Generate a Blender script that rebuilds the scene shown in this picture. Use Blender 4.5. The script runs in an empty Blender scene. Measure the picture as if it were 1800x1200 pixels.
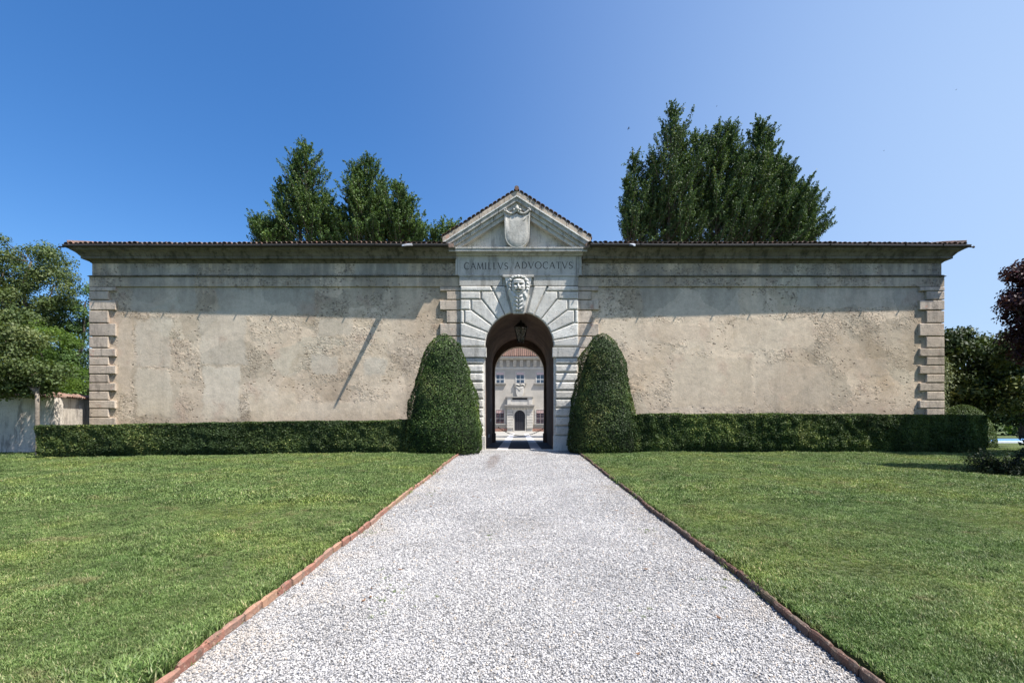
import bpy, bmesh, math, random
import numpy as np
from mathutils import Vector, Matrix, noise as mnoise
R = math.radians
random.seed(7); rng = np.random.default_rng(7)
sc = bpy.context.scene
col = sc.collection

# ------------------------------------------------------------------ camera, sky, sun, exposure
CZ = 1.08                      # camera height above the gate's threshold
YG = 18.72                     # distance of the gatehouse front wall
SL = 0.0306                    # the drive climbs gently towards the gate
F = 850.0
CX = 913.0; HY = 741.0         # photo pixel of the vanishing point
cam = bpy.data.cameras.new('camera'); camo = bpy.data.objects.new('camera', cam); col.objects.link(camo)
camo.location = (0, 0, CZ); camo.rotation_euler = (R(90), 0, 0)
cam.sensor_width = 36; cam.lens = 17.0
cam.shift_x = (900 - CX) / 1800; cam.shift_y = (HY - 600) / 1800
cam.clip_start = 0.1; cam.clip_end = 3000
sc.camera = camo

SUN = Vector((1.36, -0.66, 2.60)).normalized()     # towards the sun
elev = math.asin(SUN.z); az = math.atan2(SUN.x, SUN.y)
w = bpy.data.worlds.new('World'); sc.world = w; w.use_nodes = True
nt = w.node_tree; bg = nt.nodes['Background']
sky = nt.nodes.new('ShaderNodeTexSky'); sky.sky_type = 'NISHITA'; sky.sun_disc = False
sky.sun_elevation = elev; sky.sun_rotation = az
sky.altitude = 0; sky.air_density = 1.0; sky.dust_density = 1.8; sky.ozone_density = 3.5
hs = nt.nodes.new('ShaderNodeHueSaturation'); hs.inputs['Saturation'].default_value = 1.30
tint = nt.nodes.new('ShaderNodeMix'); tint.data_type = 'RGBA'; tint.blend_type = 'MULTIPLY'; tint.inputs[0].default_value = 1; tint.inputs[7].default_value = (0.99, 1.02, 1.11, 1)
nt.links.new(sky.outputs[0], hs.inputs['Color']); nt.links.new(hs.outputs[0], tint.inputs[6]); 
# pale haze of a hot day, thickest low on the sunny side of the sky
tcn = nt.nodes.new('ShaderNodeTexCoord'); dp = nt.nodes.new('ShaderNodeVectorMath'); dp.operation = 'DOT_PRODUCT'
hd = Vector((.85, .45, .26)).normalized(); dp.inputs[1].default_value = hd; nt.links.new(tcn.outputs['Generated'], dp.inputs[0])
mr = nt.nodes.new('ShaderNodeMapRange'); mr.inputs[1].default_value = .10; mr.inputs[2].default_value = 1.04; mr.inputs[4].default_value = .97
pw = nt.nodes.new('ShaderNodeMath'); pw.operation = 'POWER'; pw.inputs[1].default_value = 2.6
nt.links.new(dp.outputs['Value'], mr.inputs[0])
hz = nt.nodes.new('ShaderNodeMix'); hz.data_type = 'RGBA'; hz.inputs[7].default_value = (3.0, 4.0, 5.5, 1)
nt.links.new(mr.outputs[0], pw.inputs[0]); nt.links.new(pw.outputs[0], hz.inputs[0]); nt.links.new(tint.outputs[2], hz.inputs[6]); nt.links.new(hz.outputs[2], bg.inputs[0]); bg.inputs[1].default_value = 0.096
sun = bpy.data.lights.new('sun', 'SUN'); sun.energy = 5.0; sun.angle = R(0.53); sun.color = (1.0, 0.955, 0.90)
suno = bpy.data.objects.new('sun', sun); col.objects.link(suno)
suno.rotation_euler = (-SUN).to_track_quat('-Z', 'Y').to_euler()
suno.location = (20, -10, 40)
sc.view_settings.view_transform = 'Standard'; sc.view_settings.look = 'None'
sc.view_settings.gamma = 1; sc.view_settings.exposure = 0.94
sc.render.engine = 'CYCLES'
sc.cycles.max_bounces = 8; sc.cycles.transparent_max_bounces = 8

def gz(y):                                     # level of the gravel / threshold plane
    if y < YG: return -SL * (YG - max(y, -6))
    if y < 30: return 0.0
    return -0.16 * min(1, (y - 30) / 32)
def W(px, py, Y): return Vector(((px - CX) / F * Y, Y, CZ + (HY - py) / F * Y))

# ------------------------------------------------------------------ materials
def mat(name, rough=0.85):
    m = bpy.data.materials.new(name); m.use_nodes = True
    n = m.node_tree; b = n.nodes['Principled BSDF']; b.inputs['Roughness'].default_value = rough
    b.inputs['Specular IOR Level'].default_value = 0.25
    return m, n, b
class NG:
    """small helper around a node tree"""
    def __init__(s, nt): s.nt = nt; s.g = nt.nodes.new('ShaderNodeNewGeometry'); s.pos = s.g.outputs['Position']
    def lk(s, a, b): s.nt.links.new(a, b)
    def math(s, op, a, b=0.0, c=None, clamp=False):
        n = s.nt.nodes.new('ShaderNodeMath'); n.operation = op; n.use_clamp = clamp
        for i, v in enumerate([a, b] + ([c] if c is not None else [])):
            if isinstance(v, (int, float)): n.inputs[i].default_value = v
            else: s.lk(v, n.inputs[i])
        return n.outputs[0]
    def map(s, v=None, scale=(1, 1, 1), loc=(0, 0, 0)):
        n = s.nt.nodes.new('ShaderNodeMapping'); s.lk(v or s.pos, n.inputs[0]); n.inputs['Scale'].default_value = scale
        n.inputs['Location'].default_value = loc; return n.outputs[0]
    def noise(s, scale, detail=4, rough=0.55, v=None, dist=0.0, color=False):
        n = s.nt.nodes.new('ShaderNodeTexNoise'); s.lk(v or s.pos, n.inputs['Vector'])
        n.inputs['Scale'].default_value = scale; n.inputs['Detail'].default_value = detail
        n.inputs['Roughness'].default_value = rough; n.inputs['Distortion'].default_value = dist
        return n.outputs['Color' if color else 'Fac']
    def vor(s, scale, v=None, feature='F1', out='Distance', rnd=1.0):
        n = s.nt.nodes.new('ShaderNodeTexVoronoi'); n.feature = feature; s.lk(v or s.pos, n.inputs['Vector'])
        n.inputs['Scale'].default_value = scale; n.inputs['Randomness'].default_value = rnd
        return n.outputs[out]
    def ramp(s, f, stops, interp='LINEAR'):
        n = s.nt.nodes.new('ShaderNodeValToRGB'); s.lk(f, n.inputs[0]); e = n.color_ramp; e.interpolation = interp
        while len(e.elements) < len(stops): e.elements.new(0.5)
        for el, (p, c) in zip(e.elements, stops):
            el.position = p; el.color = (c, c, c, 1) if isinstance(c, (int, float)) else (*c, 1)
        return n.outputs[0]
    def smooth(s, f, a, b):
        n = s.nt.nodes.new('ShaderNodeMapRange'); n.interpolation_type = 'SMOOTHSTEP'; s.lk(f, n.inputs[0])
        n.inputs[1].default_value = a; n.inputs[2].default_value = b; return n.outputs[0]
    def mix(s, f, a, b, mode='MIX'):
        n = s.nt.nodes.new('ShaderNodeMix'); n.data_type = 'RGBA'; n.blend_type = mode
        for i, v in ((0, f), (6, a), (7, b)):
            if isinstance(v, (int, float)): n.inputs[i].default_value = v if i == 0 else (v, v, v, 1)
            elif isinstance(v, tuple): n.inputs[i].default_value = (*v, 1)
            else: s.lk(v, n.inputs[i])
        return n.outputs[2]
    def sep(s, v=None):
        n = s.nt.nodes.new('ShaderNodeSeparateXYZ'); s.lk(v or s.pos, n.inputs[0]); return n.outputs
    def vadd(s, a, b, scale=1.0):
        m = s.nt.nodes.new('ShaderNodeVectorMath'); m.operation = 'SUBTRACT'; s.lk(b, m.inputs[0]); m.inputs[1].default_value = (.5, .5, .5)
        k = s.nt.nodes.new('ShaderNodeVectorMath'); k.operation = 'SCALE'; s.lk(m.outputs[0], k.inputs[0]); k.inputs[3].default_value = scale
        n = s.nt.nodes.new('ShaderNodeVectorMath'); n.operation = 'ADD'; s.lk(a, n.inputs[0]); s.lk(k.outputs[0], n.inputs[1]); return n.outputs[0]
    def attr(s, name, out='Fac'):
        n = s.nt.nodes.new('ShaderNodeAttribute'); n.attribute_name = name; return n.outputs[out]
    def bump(s, h, b, dist=0.01, strength=1.0, prev=None):
        n = s.nt.nodes.new('ShaderNodeBump'); n.inputs['Distance'].default_value = dist; n.inputs['Strength'].default_value = strength
        s.lk(h, n.inputs['Height'])
        if prev: s.lk(prev, n.inputs['Normal'])
        s.lk(n.outputs[0], b.inputs['Normal']); return n.outputs[0]

def make_stucco():
    m, n, b = mat('stucco', 0.92); g = NG(n)
    wob = g.vadd(g.pos, g.noise(1.3, 4, .6, color=True), 0.9)
    wob2 = g.vadd(wob, g.noise(9, 3, .6, color=True), 0.10)
    base = g.ramp(g.noise(0.33, 5, .62), [(.30, (.45, .350, .245)), (.45, (.58, .470, .345)), (.58, (.65, .540, .405)), (.72, (.50, .415, .315))])
    cell = g.sep(g.vor(0.62, g.map(wob2, (1, .2, 1.15)), out='Color'))
    base = g.mix(0.75, base, g.ramp(cell[0], [(0, (.72, .72, .70)), (.25, (.98, .97, .95)), (.5, (.86, .83, .80)), (.7, (1.06, 1.03, 1.0)), (.9, (.90, .94, .94))], 'CONSTANT'), 'MULTIPLY')
    cell2 = g.sep(g.vor(1.6, g.map(wob2, (1, .2, .9), (3, 0, 5)), out='Color'))
    base = g.mix(0.5, base, g.ramp(cell2[1], [(0, 1.0), (.55, (.88, .85, .80)), (.68, 1.0), (.85, (1.05, 1.05, 1.06))], 'CONSTANT'), 'MULTIPLY')
    rough = g.math('MULTIPLY', g.smooth(g.noise(0.55, 4, .6, g.map(loc=(7, 0, 2))), .44, .55), g.smooth(g.noise(2.3, 3, .6), .36, .52))
    s = g.sep(g.vadd(g.vadd(g.pos, g.noise(5.5, 4, .65, color=True), 0.20), g.noise(1.1, 3, .6, color=True), 0.55))
    smoothm = None
    def rect(x0, x1, z0, z1, e=.05, inv=False):
        a = g.math('MULTIPLY', g.smooth(s[0], x0 - e, x0 + e), g.smooth(s[0], x1 + e, x1 - e))
        c = g.math('MULTIPLY', g.smooth(s[2], z0 - e, z0 + e), g.smooth(s[2], z1 + e, z1 - e))
        return g.math('MULTIPLY', a, c)
    def pr(x0, x1, y0, y1, e=.05):
        k = F / YG
        return rect((x0 - CX) / k, (x1 - CX) / k, CZ + (HY - y1) / k, CZ + (HY - y0) / k, e)
    patches = [((238, 300, 560, 645), (.47, .435, .365), .75), ((238, 297, 650, 730), (.56, .505, .41), .85), ((352, 432, 548, 640), (.47, .435, .37), .75),
               ((356, 420, 644, 735), (.57, .52, .43), .9), ((440, 520, 690, 745), (.55, .475, .365), .7), ((520, 700, 705, 748), (.53, .47, .38), .65),
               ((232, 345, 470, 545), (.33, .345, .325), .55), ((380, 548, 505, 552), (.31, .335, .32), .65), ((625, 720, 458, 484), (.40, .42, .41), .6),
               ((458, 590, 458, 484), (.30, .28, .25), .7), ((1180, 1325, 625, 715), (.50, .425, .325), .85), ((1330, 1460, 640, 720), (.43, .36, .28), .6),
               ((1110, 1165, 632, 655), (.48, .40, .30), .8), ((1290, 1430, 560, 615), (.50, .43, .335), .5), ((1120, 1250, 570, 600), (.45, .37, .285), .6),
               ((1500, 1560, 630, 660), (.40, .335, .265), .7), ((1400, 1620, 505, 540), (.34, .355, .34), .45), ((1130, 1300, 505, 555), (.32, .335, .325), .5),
               ((560, 615, 560, 590), (.44, .40, .33), .8), ((545, 590, 625, 655), (.45, .42, .355), .8), ((640, 680, 628, 655), (.43, .41, .35), .8),
               ((205, 232, 560, 690), (.46, .385, .30), .6)]
    for (p, c, k) in patches:
        mk = pr(*p, e=.07)
        base = g.mix(g.math('MULTIPLY', mk, k * (.62 if k < .88 else .72)), base, (min(.66, c[0] * 1.14), min(.62, c[1] * 1.10), c[2] * 1.05))
        mm = g.math('MULTIPLY', mk, .95)
        smoothm = mm if smoothm is None else g.math('MAXIMUM', smoothm, mm)
    z0_ = g.sep()[2]
    rough = g.math('MULTIPLY', rough, g.math('SUBTRACT', 1.0, smoothm))
    # ochre wash low on the repairs
    och = g.math('MULTIPLY', g.smooth(g.math('ADD', z0_, g.math('MULTIPLY', g.noise(.7, 3), 1.4)), 3.0, 1.6), smoothm)
    base = g.mix(g.math('MULTIPLY', och, .35), base, (.60, .45, .27))
    # rising damp: brown, ragged, near the ground
    z = g.sep()[2]
    damp = g.math('ADD', z, g.math('MULTIPLY', g.noise(0.9, 5, .65), -1.7))
    base = g.mix(g.math('MULTIPLY', g.smooth(damp, .75, -.35), .45), base, (.36, .25, .165))
    pink = g.math('MULTIPLY', g.smooth(g.noise(.8, 4, .6, g.map(loc=(20, 4, 1))), .57, .68), .35)
    base = g.mix(pink, base, (.44, .30, .22))
    # soot, lichen and painted eave shade near the top under the cornice, streaking down
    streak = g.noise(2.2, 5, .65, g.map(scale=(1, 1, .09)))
    top_grime_shade = g.math('MULTIPLY', g.smooth(z, 5.0, 7.4), g.smooth(streak, .30, .62))
    base = g.mix(g.math('MULTIPLY', top_grime_shade, .75), base, (.17, .165, .145))
    base = g.mix(g.math('MULTIPLY', g.smooth(streak, .52, .68), .16), base, (.22, .19, .15))
    grain = g.noise(34, 4, .7)
    base = g.mix(g.math('MULTIPLY', rough, 1.0), base, g.mix(1.0, base, g.ramp(g.noise(13, 3, .7), [(.33, .62), (.5, .93), (.66, 1.08)]), 'MULTIPLY'))
    base = g.mix(.6, base, g.ramp(grain, [(.3, .74), (.7, 1.18)]), 'MULTIPLY')
    base = g.mix(.7, base, g.ramp(g.noise(4.2, 5, .72), [(.32, .80), (.5, 1.0), (.68, 1.13)]), 'MULTIPLY')
    # pits: lost aggregate
    wp = g.vadd(g.map(scale=(1, 1, 1.5)), g.noise(6, 2, .5, color=True), .25)
    pd = g.vor(5.2, wp)
    pit = g.math('MULTIPLY', g.smooth(pd, .24, .15), g.smooth(g.noise(1.1, 3, .6, g.map(loc=(3, 3, 3))), .44, .52))
    pit = g.math('MAXIMUM', pit, g.math('MULTIPLY', g.smooth(g.vor(1.9, wp), .10, .065), g.smooth(g.noise(.5, 2, .5, g.map(loc=(1, 8, 3))), .47, .50)))
    pd2 = g.vor(13, wp)
    pit2 = g.math('MULTIPLY', g.smooth(pd2, .34, .20), rough)
    pits = g.math('MAXIMUM', g.math('MULTIPLY', pit, g.math('SUBTRACT', 1, smoothm)), pit2)
    base = g.mix(g.math('MULTIPLY', pits, .66), base, (.12, .09, .065))
    crk = g.vor(.8, g.vadd(g.pos, g.noise(3.2, 5, .65, color=True), .55), 'DISTANCE_TO_EDGE')
    crack = g.math('MULTIPLY', g.smooth(crk, .012, .002), g.smooth(g.noise(.7, 2), .55, .62))
    base = g.mix(g.math('MULTIPLY', crack, .3), base, (.15, .12, .09))
    g.lk(base, b.inputs['Base Color'])
    h = g.math('ADD', g.math('MULTIPLY', grain, .25), g.math('MULTIPLY', g.noise(3, 4, .6), .9))
    h = g.math('ADD', h, g.math('MULTIPLY', g.math('MULTIPLY', g.noise(15, 4, .7), rough), 1.1))
    h = g.math('SUBTRACT', h, g.math('MULTIPLY', pits, 1.6)); h = g.math('SUBTRACT', h, g.math('MULTIPLY', crack, .35))
    h = g.math('ADD', h, g.math('MULTIPLY', smoothm, .25))
    g.bump(h, b, .014, 1.0)
    return m

def make_stone(name, c0, c1, dirt, pits=.5, dirt_amt=.5, red=0.0, top_z=None, ao=.55):
    m, n, b = mat(name, 0.85); g = NG(n)
    oi = n.nodes.new('ShaderNodeObjectInfo')
    base = g.mix(g.smooth(g.noise(1.7, 5, .62), .35, .65), c0, c1)
    base = g.mix(1.0, base, g.ramp(oi.outputs['Random'], [(0, .86), (.5, 1.0), (1, 1.08)]), 'MULTIPLY')
    st = g.noise(4.5, 5, .7, g.map(scale=(1, 1, .22)))
    base = g.mix(g.math('MULTIPLY', g.smooth(st, .47, .66), dirt_amt), base, dirt)
    lich = g.smooth(g.noise(16, 4, .7, g.map(loc=(4, 2, 9))), .56, .66)
    base = g.mix(g.math('MULTIPLY', lich, .35), base, dirt)
    if red:
        rd = g.math('MULTIPLY', g.smooth(g.noise(2.6, 4, .7, g.map(loc=(9, 1, 2))), .62, .66), red)
        base = g.mix(rd, base, (.48, .19, .12))
    wp = g.vadd(g.pos, g.noise(9, 2, .5, color=True), .12)
    pit = g.math('MULTIPLY', g.smooth(g.vor(19, wp), .27, .15), g.smooth(g.noise(3, 3), .48, .60))
    base = g.mix(g.math('MULTIPLY', pit, pits), base, (.12, .105, .09))
    base = g.mix(.6, base, g.ramp(g.noise(50, 3, .7), [(.3, .86), (.7, 1.1)]), 'MULTIPLY')
    g.lk(base, b.inputs['Base Color'])
    h = g.math('ADD', g.math('MULTIPLY', g.noise(7, 5, .65), .7), g.math('MULTIPLY', g.noise(38, 4, .7), .45))
    h = g.math('SUBTRACT', h, g.math('MULTIPLY', pit, .9))
    g.bump(h, b, .022, 1.0)
    return m

def make_tile():
    m, n, b = mat('terracotta_tile', .9); g = NG(n); oi = n.nodes.new('ShaderNodeObjectInfo')
    r = g.ramp(oi.outputs['Random'], [(0, (.13, .075, .055)), (.35, (.21, .11, .08)), (.6, (.17, .115, .09)), (.85, (.27, .14, .10)), (1, (.24, .19, .155))])
    l = g.ramp(g.noise(5, 4, .6), [(.4, 0), (.62, 1)])
    base = g.mix(g.math('MULTIPLY', l, .6), r, (.12, .105, .085))
    base = g.mix(g.math('MULTIPLY', g.smooth(g.noise(22, 3, .7), .58, .66), .5), base, (.42, .40, .33))
    g.lk(base, b.inputs['Base Color']); g.bump(g.noise(40, 4, .7), b, .006); return m

def make_leaf(name, stops, trans=.25, rough=.45, spec=.35):
    rough = max(rough, .55); spec = min(spec, .22)
    m = bpy.data.materials.new(name); m.use_nodes = True; n = m.node_tree; b = n.nodes['Principled BSDF']
    g = NG(n)
    c = g.ramp(g.attr('tone'), stops)
    c = g.mix(1.0, c, g.ramp(g.noise(.9, 3, .6), [(.3, .72), (.7, 1.25)]), 'MULTIPLY')
    g.lk(c, b.inputs['Base Color']); b.inputs['Roughness'].default_value = rough; b.inputs['Specular IOR Level'].default_value = spec
    t = n.nodes.new('ShaderNodeBsdfTranslucent')
    g.lk(g.mix(1.0, c, (1.5, 1.45, .6), 'MULTIPLY'), t.inputs[0])
    mx = n.nodes.new('ShaderNodeMixShader'); mx.inputs[0].default_value = trans
    g.lk(b.outputs[0], mx.inputs[1]); g.lk(t.outputs[0], mx.inputs[2]); g.lk(mx.outputs[0], n.nodes['Material Output'].inputs[0])
    return m

def simple(name, c, rough=.7, spec=.3, metal=0.0, var=.15, ns=20, bump=.003):
    m, n, b = mat(name, rough); g = NG(n); b.inputs['Specular IOR Level'].default_value = spec; b.inputs['Metallic'].default_value = metal
    f = g.noise(ns, 4, .65)
    g.lk(g.mix(1.0, c, g.ramp(f, [(.3, 1 - var), (.7, 1 + var)]), 'MULTIPLY'), b.inputs['Base Color'])
    if bump: g.bump(f, b, bump)
    return m

def make_grass_ground():
    m, n, b = mat('lawn_soil', .95); g = NG(n)
    c = g.ramp(g.noise(.55, 5, .65), [(.3, (.055, .080, .026)), (.5, (.075, .10, .034)), (.7, (.10, .12, .045))])
    c = g.mix(1.0, c, g.ramp(g.noise(16, 4, .75), [(.3, .55), (.7, 1.5)]), 'MULTIPLY')
    y = g.smooth(g.noise(2.4, 4, .65, g.map(loc=(5, 2, 0))), .60, .70)
    c = g.mix(g.math('MULTIPLY', y, .5), c, (.16, .12, .065))
    g.lk(c, b.inputs['Base Color']); g.bump(g.noise(60, 3, .8), b, .03); return m

def make_gravel_ground():
    m, n, b = mat('gravel_bed', .95); g = NG(n)
    v1 = g.vor(62, out='Color'); d = g.vor(62)
    s = g.sep(v1)
    c = g.ramp(s[0], [(0, (.16, .155, .15)), (.3, (.29, .285, .28)), (.6, (.40, .395, .39)), (1, (.50, .495, .49))])
    c = g.mix(1.0, c, g.ramp(d, [(.35, 1.0), (.62, .45)]), 'MULTIPLY')
    big = g.noise(.8, 4, .6)
    c = g.mix(1.0, c, g.ramp(big, [(.3, .88), (.7, 1.08)]), 'MULTIPLY')
    # earth showing through: a dragged brown scar before the gate, weeds by the edges
    p = g.sep(g.vadd(g.pos, g.noise(5, 3, .6, color=True), .35))
    def blob(x, y, rx, ry, sh=0.0):
        dx = g.math('DIVIDE', g.math('SUBTRACT', g.math('ADD', p[0], g.math('MULTIPLY', g.math('SUBTRACT', p[1], y), sh)), x), rx)
        dy = g.math('DIVIDE', g.math('SUBTRACT', p[1], y), ry)
        return g.smooth(g.math('ADD', g.math('MULTIPLY', dx, dx), g.math('MULTIPLY', dy, dy)), 1.3, .1)
    sc1 = g.math('MAXIMUM', g.math('MULTIPLY', blob(-.80, 15.0, .20, 2.3), .8), g.math('MULTIPLY', blob(.72, 16.9, .30, .6), .5))
    c = g.mix(sc1, c, (.17, .14, .12))
    g.lk(c, b.inputs['Base Color']); g.bump(g.math('SUBTRACT', 1, d), b, .018); return m

M = {}
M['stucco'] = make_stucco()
M['lime'] = make_stone('limestone', (.58, .55, .485), (.68, .655, .59), (.27, .25, .215), .5, .32)
M['quoin'] = make_stone('quoin_stone', (.44, .365, .285), (.53, .445, .35), (.20, .17, .14), .65, .6, red=.4)
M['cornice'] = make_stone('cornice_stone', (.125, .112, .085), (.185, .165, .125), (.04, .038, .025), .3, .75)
M['fine'] = make_stone('fine_limestone', (.43, .41, .365), (.50, .48, .43), (.18, .17, .145), .2, .6)
M['mask'] = make_stone('white_marble', (.58, .57, .53), (.66, .65, .61), (.26, .25, .23), .25, .55)
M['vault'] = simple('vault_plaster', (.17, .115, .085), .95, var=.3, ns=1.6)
M['tile'] = make_tile()
M['iron'] = simple('wrought_iron', (.03, .028, .026), .55, .4, .3)
M['zinc'] = simple('zinc_sheet', (.45, .47, .49), .45, .5, .5)
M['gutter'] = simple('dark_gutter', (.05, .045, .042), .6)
M['letter'] = simple('letter_paint', (.085, .08, .075), .9)  # dark grey paint on the thin letter plates
M['soil'] = make_grass_ground()
M['gravelbed'] = make_gravel_ground()

# ------------------------------------------------------------------ mesh helpers
def link(name, me, parent=None, m=None, smooth=False):
    o = bpy.data.objects.new(name, me); col.objects.link(o)
    if m is not None:
        if len(me.materials) == 0: me.materials.append(m)
    if parent is not None: o.parent = parent
    if smooth: me.polygons.foreach_set('use_smooth', [True] * len(me.polygons))
    return o
def tag(o, label=None, cat=None, group=None, kind=None):
    if label: o['label'] = label
    if cat: o['category'] = cat
    if group: o['group'] = group
    if kind: o['kind'] = kind
    return o
def empty(name, loc, label=None, cat=None, group=None, kind=None, rz=0):
    o = bpy.data.objects.new(name, None); col.objects.link(o); o.location = loc; o.rotation_euler = (0, 0, rz)
    o.empty_display_size = .3
    return tag(o, label, cat, group, kind)
class MB:
    def __init__(s): s.v = []; s.f = []
    def add(s, vs, fs):
        k = len(s.v); s.v += [tuple(v) for v in vs]; s.f += [tuple(k + i for i in f) for f in fs]; return s
    def box(s, x0, x1, y0, y1, z0, z1):
        return s.add([(x0, y0, z0), (x1, y0, z0), (x1, y1, z0), (x0, y1, z0), (x0, y0, z1), (x1, y0, z1), (x1, y1, z1), (x0, y1, z1)],
                     [(0, 3, 2, 1), (4, 5, 6, 7), (0, 1, 5, 4), (1, 2, 6, 5), (2, 3, 7, 6), (3, 0, 4, 7)])
    def loft(s, rings, cap=True, closed=True):
        n = len(rings[0]); vs = [p for r in rings for p in r]; fs = []
        for i in range(len(rings) - 1):
            for j in range(n if closed else n - 1):
                a = i * n + j; b2 = i * n + (j + 1) % n; fs.append((a, b2, b2 + n, a + n))
        if cap: fs.append(tuple(reversed(range(n)))); fs.append(tuple(range(len(vs) - n, len(vs))))
        return s.add(vs, fs)
    def tube(s, pts, rad, seg=7, cap=True):
        pts = [Vector(p) for p in pts]; rings = []
        for i, p in enumerate(pts):
            d = (pts[min(i + 1, len(pts) - 1)] - pts[max(i - 1, 0)]).normalized()
            a = d.cross(Vector((0, 0, 1)) if abs(d.z) < .9 else Vector((1, 0, 0))).normalized(); c = d.cross(a)
            r = rad[i] if isinstance(rad, (list, tuple)) else rad
            rings.append([p + (a * math.cos(t) + c * math.sin(t)) * r for t in [2 * math.pi * k / seg for k in range(seg)]])
        return s.loft(rings, cap)
    def lathe(s, prof, c=(0, 0), seg=24, jit=None):
        rings = []
        for (r, z) in prof:
            rings.append([(c[0] + r * math.cos(t), c[1] + r * math.sin(t), z) for t in [2 * math.pi * k / seg for k in range(seg)]])
        return s.loft(rings, True)
    def mesh(s, name):
        me = bpy.data.meshes.new(name); me.from_pydata(s.v, [], s.f); me.update()
        bm = bmesh.new(); bm.from_mesh(me); bmesh.ops.recalc_face_normals(bm, faces=bm.faces); bm.to_mesh(me); bm.free(); return me
    def obj(s, name, m, parent=None, smooth=False, origin=None):
        if origin is not None: s.v = [(v[0] - origin[0], v[1] - origin[1], v[2] - origin[2]) for v in s.v]
        o = link(name, s.mesh(name), parent, m, smooth)
        if origin is not None: o.location = origin
        return o

def inset_poly(P, d):
    """offset a CCW polygon (x, z) inward by d"""
    n = len(P); out = []
    for i in range(n):
        p0, p1, p2 = Vector(P[i - 1]), Vector(P[i]), Vector(P[(i + 1) % n])
        a = (p1 - p0).normalized(); c = (p2 - p1).normalized()
        na = Vector((-a.y, a.x)); nc = Vector((-c.y, c.x)); bis = na + nc
        if bis.length < 1e-6: bis = na
        bis.normalize(); k = d / max(.35, bis.dot(na)); out.append(tuple(p1 + bis * k))
    return out
def ccw(P):
    a = sum(P[i - 1][0] * P[i][1] - P[i][0] * P[i - 1][1] for i in range(len(P)))
    return P if a > 0 else list(reversed(P))
def rustic(P, y0, y1, bev=.03, mb=None, rnd=True):
    """a pillowed stone: outline P in the facade plane, front at y0 (towards the camera), back at y1"""
    P = ccw(P); mb = mb or MB()
    r0 = [(x, y1, z) for x, z in P]; r1 = [(x, y0 + bev, z) for x, z in P]
    q = inset_poly(P, bev * .3); r2 = [(x, y0 + bev * .3, z) for x, z in q]
    q = inset_poly(P, bev); r3 = [(x, y0, z) for x, z in q]
    return mb.loft([r0, r1, r2, r3])
def arch_wall(mb, X0, X1, Y0, Y1, Z0, Z1, cx, r, zs, n=28):
    """wall slab with a round-arched opening from floor Z0"""
    arc = [(cx + r * math.cos(math.pi * k / n), zs + r * math.sin(math.pi * k / n)) for k in range(n + 1)]
    inner = [(cx + r, Z0)] + arc + [(cx - r, Z0)]
    outer = [(X1, Z0), (X1, zs)]
    for k in range(1, n):
        t = math.pi * k / n; dx, dz = math.cos(t), math.sin(t)
        c = []
        if dx > 1e-9: c.append((X1 - cx) / dx)
        if dx < -1e-9: c.append((X0 - cx) / dx)
        if dz > 1e-9: c.append((Z1 - zs) / dz)
        s_ = min(c); outer.append((cx + dx * s_, zs + dz * s_))
    outer += [(X0, zs), (X0, Z0)]
    # outer has same count as inner
    N = len(inner); vs = [(x, Y0, z) for x, z in inner] + [(x, Y0, z) for x, z in outer] + [(x, Y1, z) for x, z in inner] + [(x, Y1, z) for x, z in outer]
    fs = []
    for i in range(N - 1):
        fs.append((i, i + 1, N + i + 1, N + i)); fs.append((2 * N + i + 1, 2 * N + i, 3 * N + i, 3 * N + i + 1))
        fs.append((i + 1, i, 2 * N + i, 2 * N + i + 1)); fs.append((N + i, N + i + 1, 3 * N + i + 1, 3 * N + i))
    k = len(vs); mb.add(vs, fs)
    # fill the corners missed by the radial outline
    for sx in (X0, X1):
        a = [p for p in outer[1:-1]]
        best = [i for i in range(len(a) - 1) if abs(a[i][1] - Z1) > 1e-6 or True]
        for i in range(len(a) - 1):
            p, q = a[i], a[i + 1]
            if abs(p[0] - sx) < 1e-6 and abs(q[1] - Z1) < 1e-6 and abs(q[0] - sx) > 1e-6 or (abs(q[0] - sx) < 1e-6 and abs(p[1] - Z1) < 1e-6 and abs(p[0] - sx) > 1e-6):
                tri = [p, (sx, Z1), q]
                mb.add([(x, Y0, z) for x, z in tri] + [(x, Y1, z) for x, z in tri], [(0, 1, 2), (5, 4, 3), (0, 3, 4, 1), (1, 4, 5, 2)])
    return mb

# ------------------------------------------------------------------ the ground
HW = 2.09                        # half width of the drive
def sheet(name, xs, ys, zf, m, kind='structure', parent=None):
    vs = [(x, y, zf(x, y)) for y in ys for x in xs]; n = len(xs); fs = []
    for j in range(len(ys) - 1):
        for i in range(n - 1): fs.append((j * n + i, j * n + i + 1, (j + 1) * n + i + 1, (j + 1) * n + i))
    me = bpy.data.meshes.new(name); me.from_pydata(vs, [], fs); me.update()
    o = link(name, me, parent, m); 
    if kind: o['kind'] = kind
    return o
LAWN = .038
def lawn_z(x, y):
    if y > YG + .05: return -.03 + gz(y)
    if abs(x) < HW + .10: return gz(y) - .03
    d = .012 * mnoise.noise((x * .35, y * .35, 3.1)) + .006 * mnoise.noise((x * 1.7, y * 1.7, 0))
    return gz(y) + LAWN + (d if abs(x) > HW + .3 else 0)
xs = sorted([-1500, -600, -200, -90, -60] + [-40 + i * .8 for i in range(46)] + [-HW - .3, -HW - .12, -HW - .09] + [-1, 0, 1] + [HW + .09, HW + .12, HW + .3] + [4 + i * .8 for i in range(46)] + [60, 90, 200, 600, 1500])
ys = sorted([-1500, -500, -100, -30, -6] + [-5 + i * .8 for i in range(30)] + [YG + .04, YG + .06, 22, 26, 30, 40, 62, 90, 200, 600, 1500])
ground = sheet('ground', xs, ys, lawn_z, M['soil'])
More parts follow.
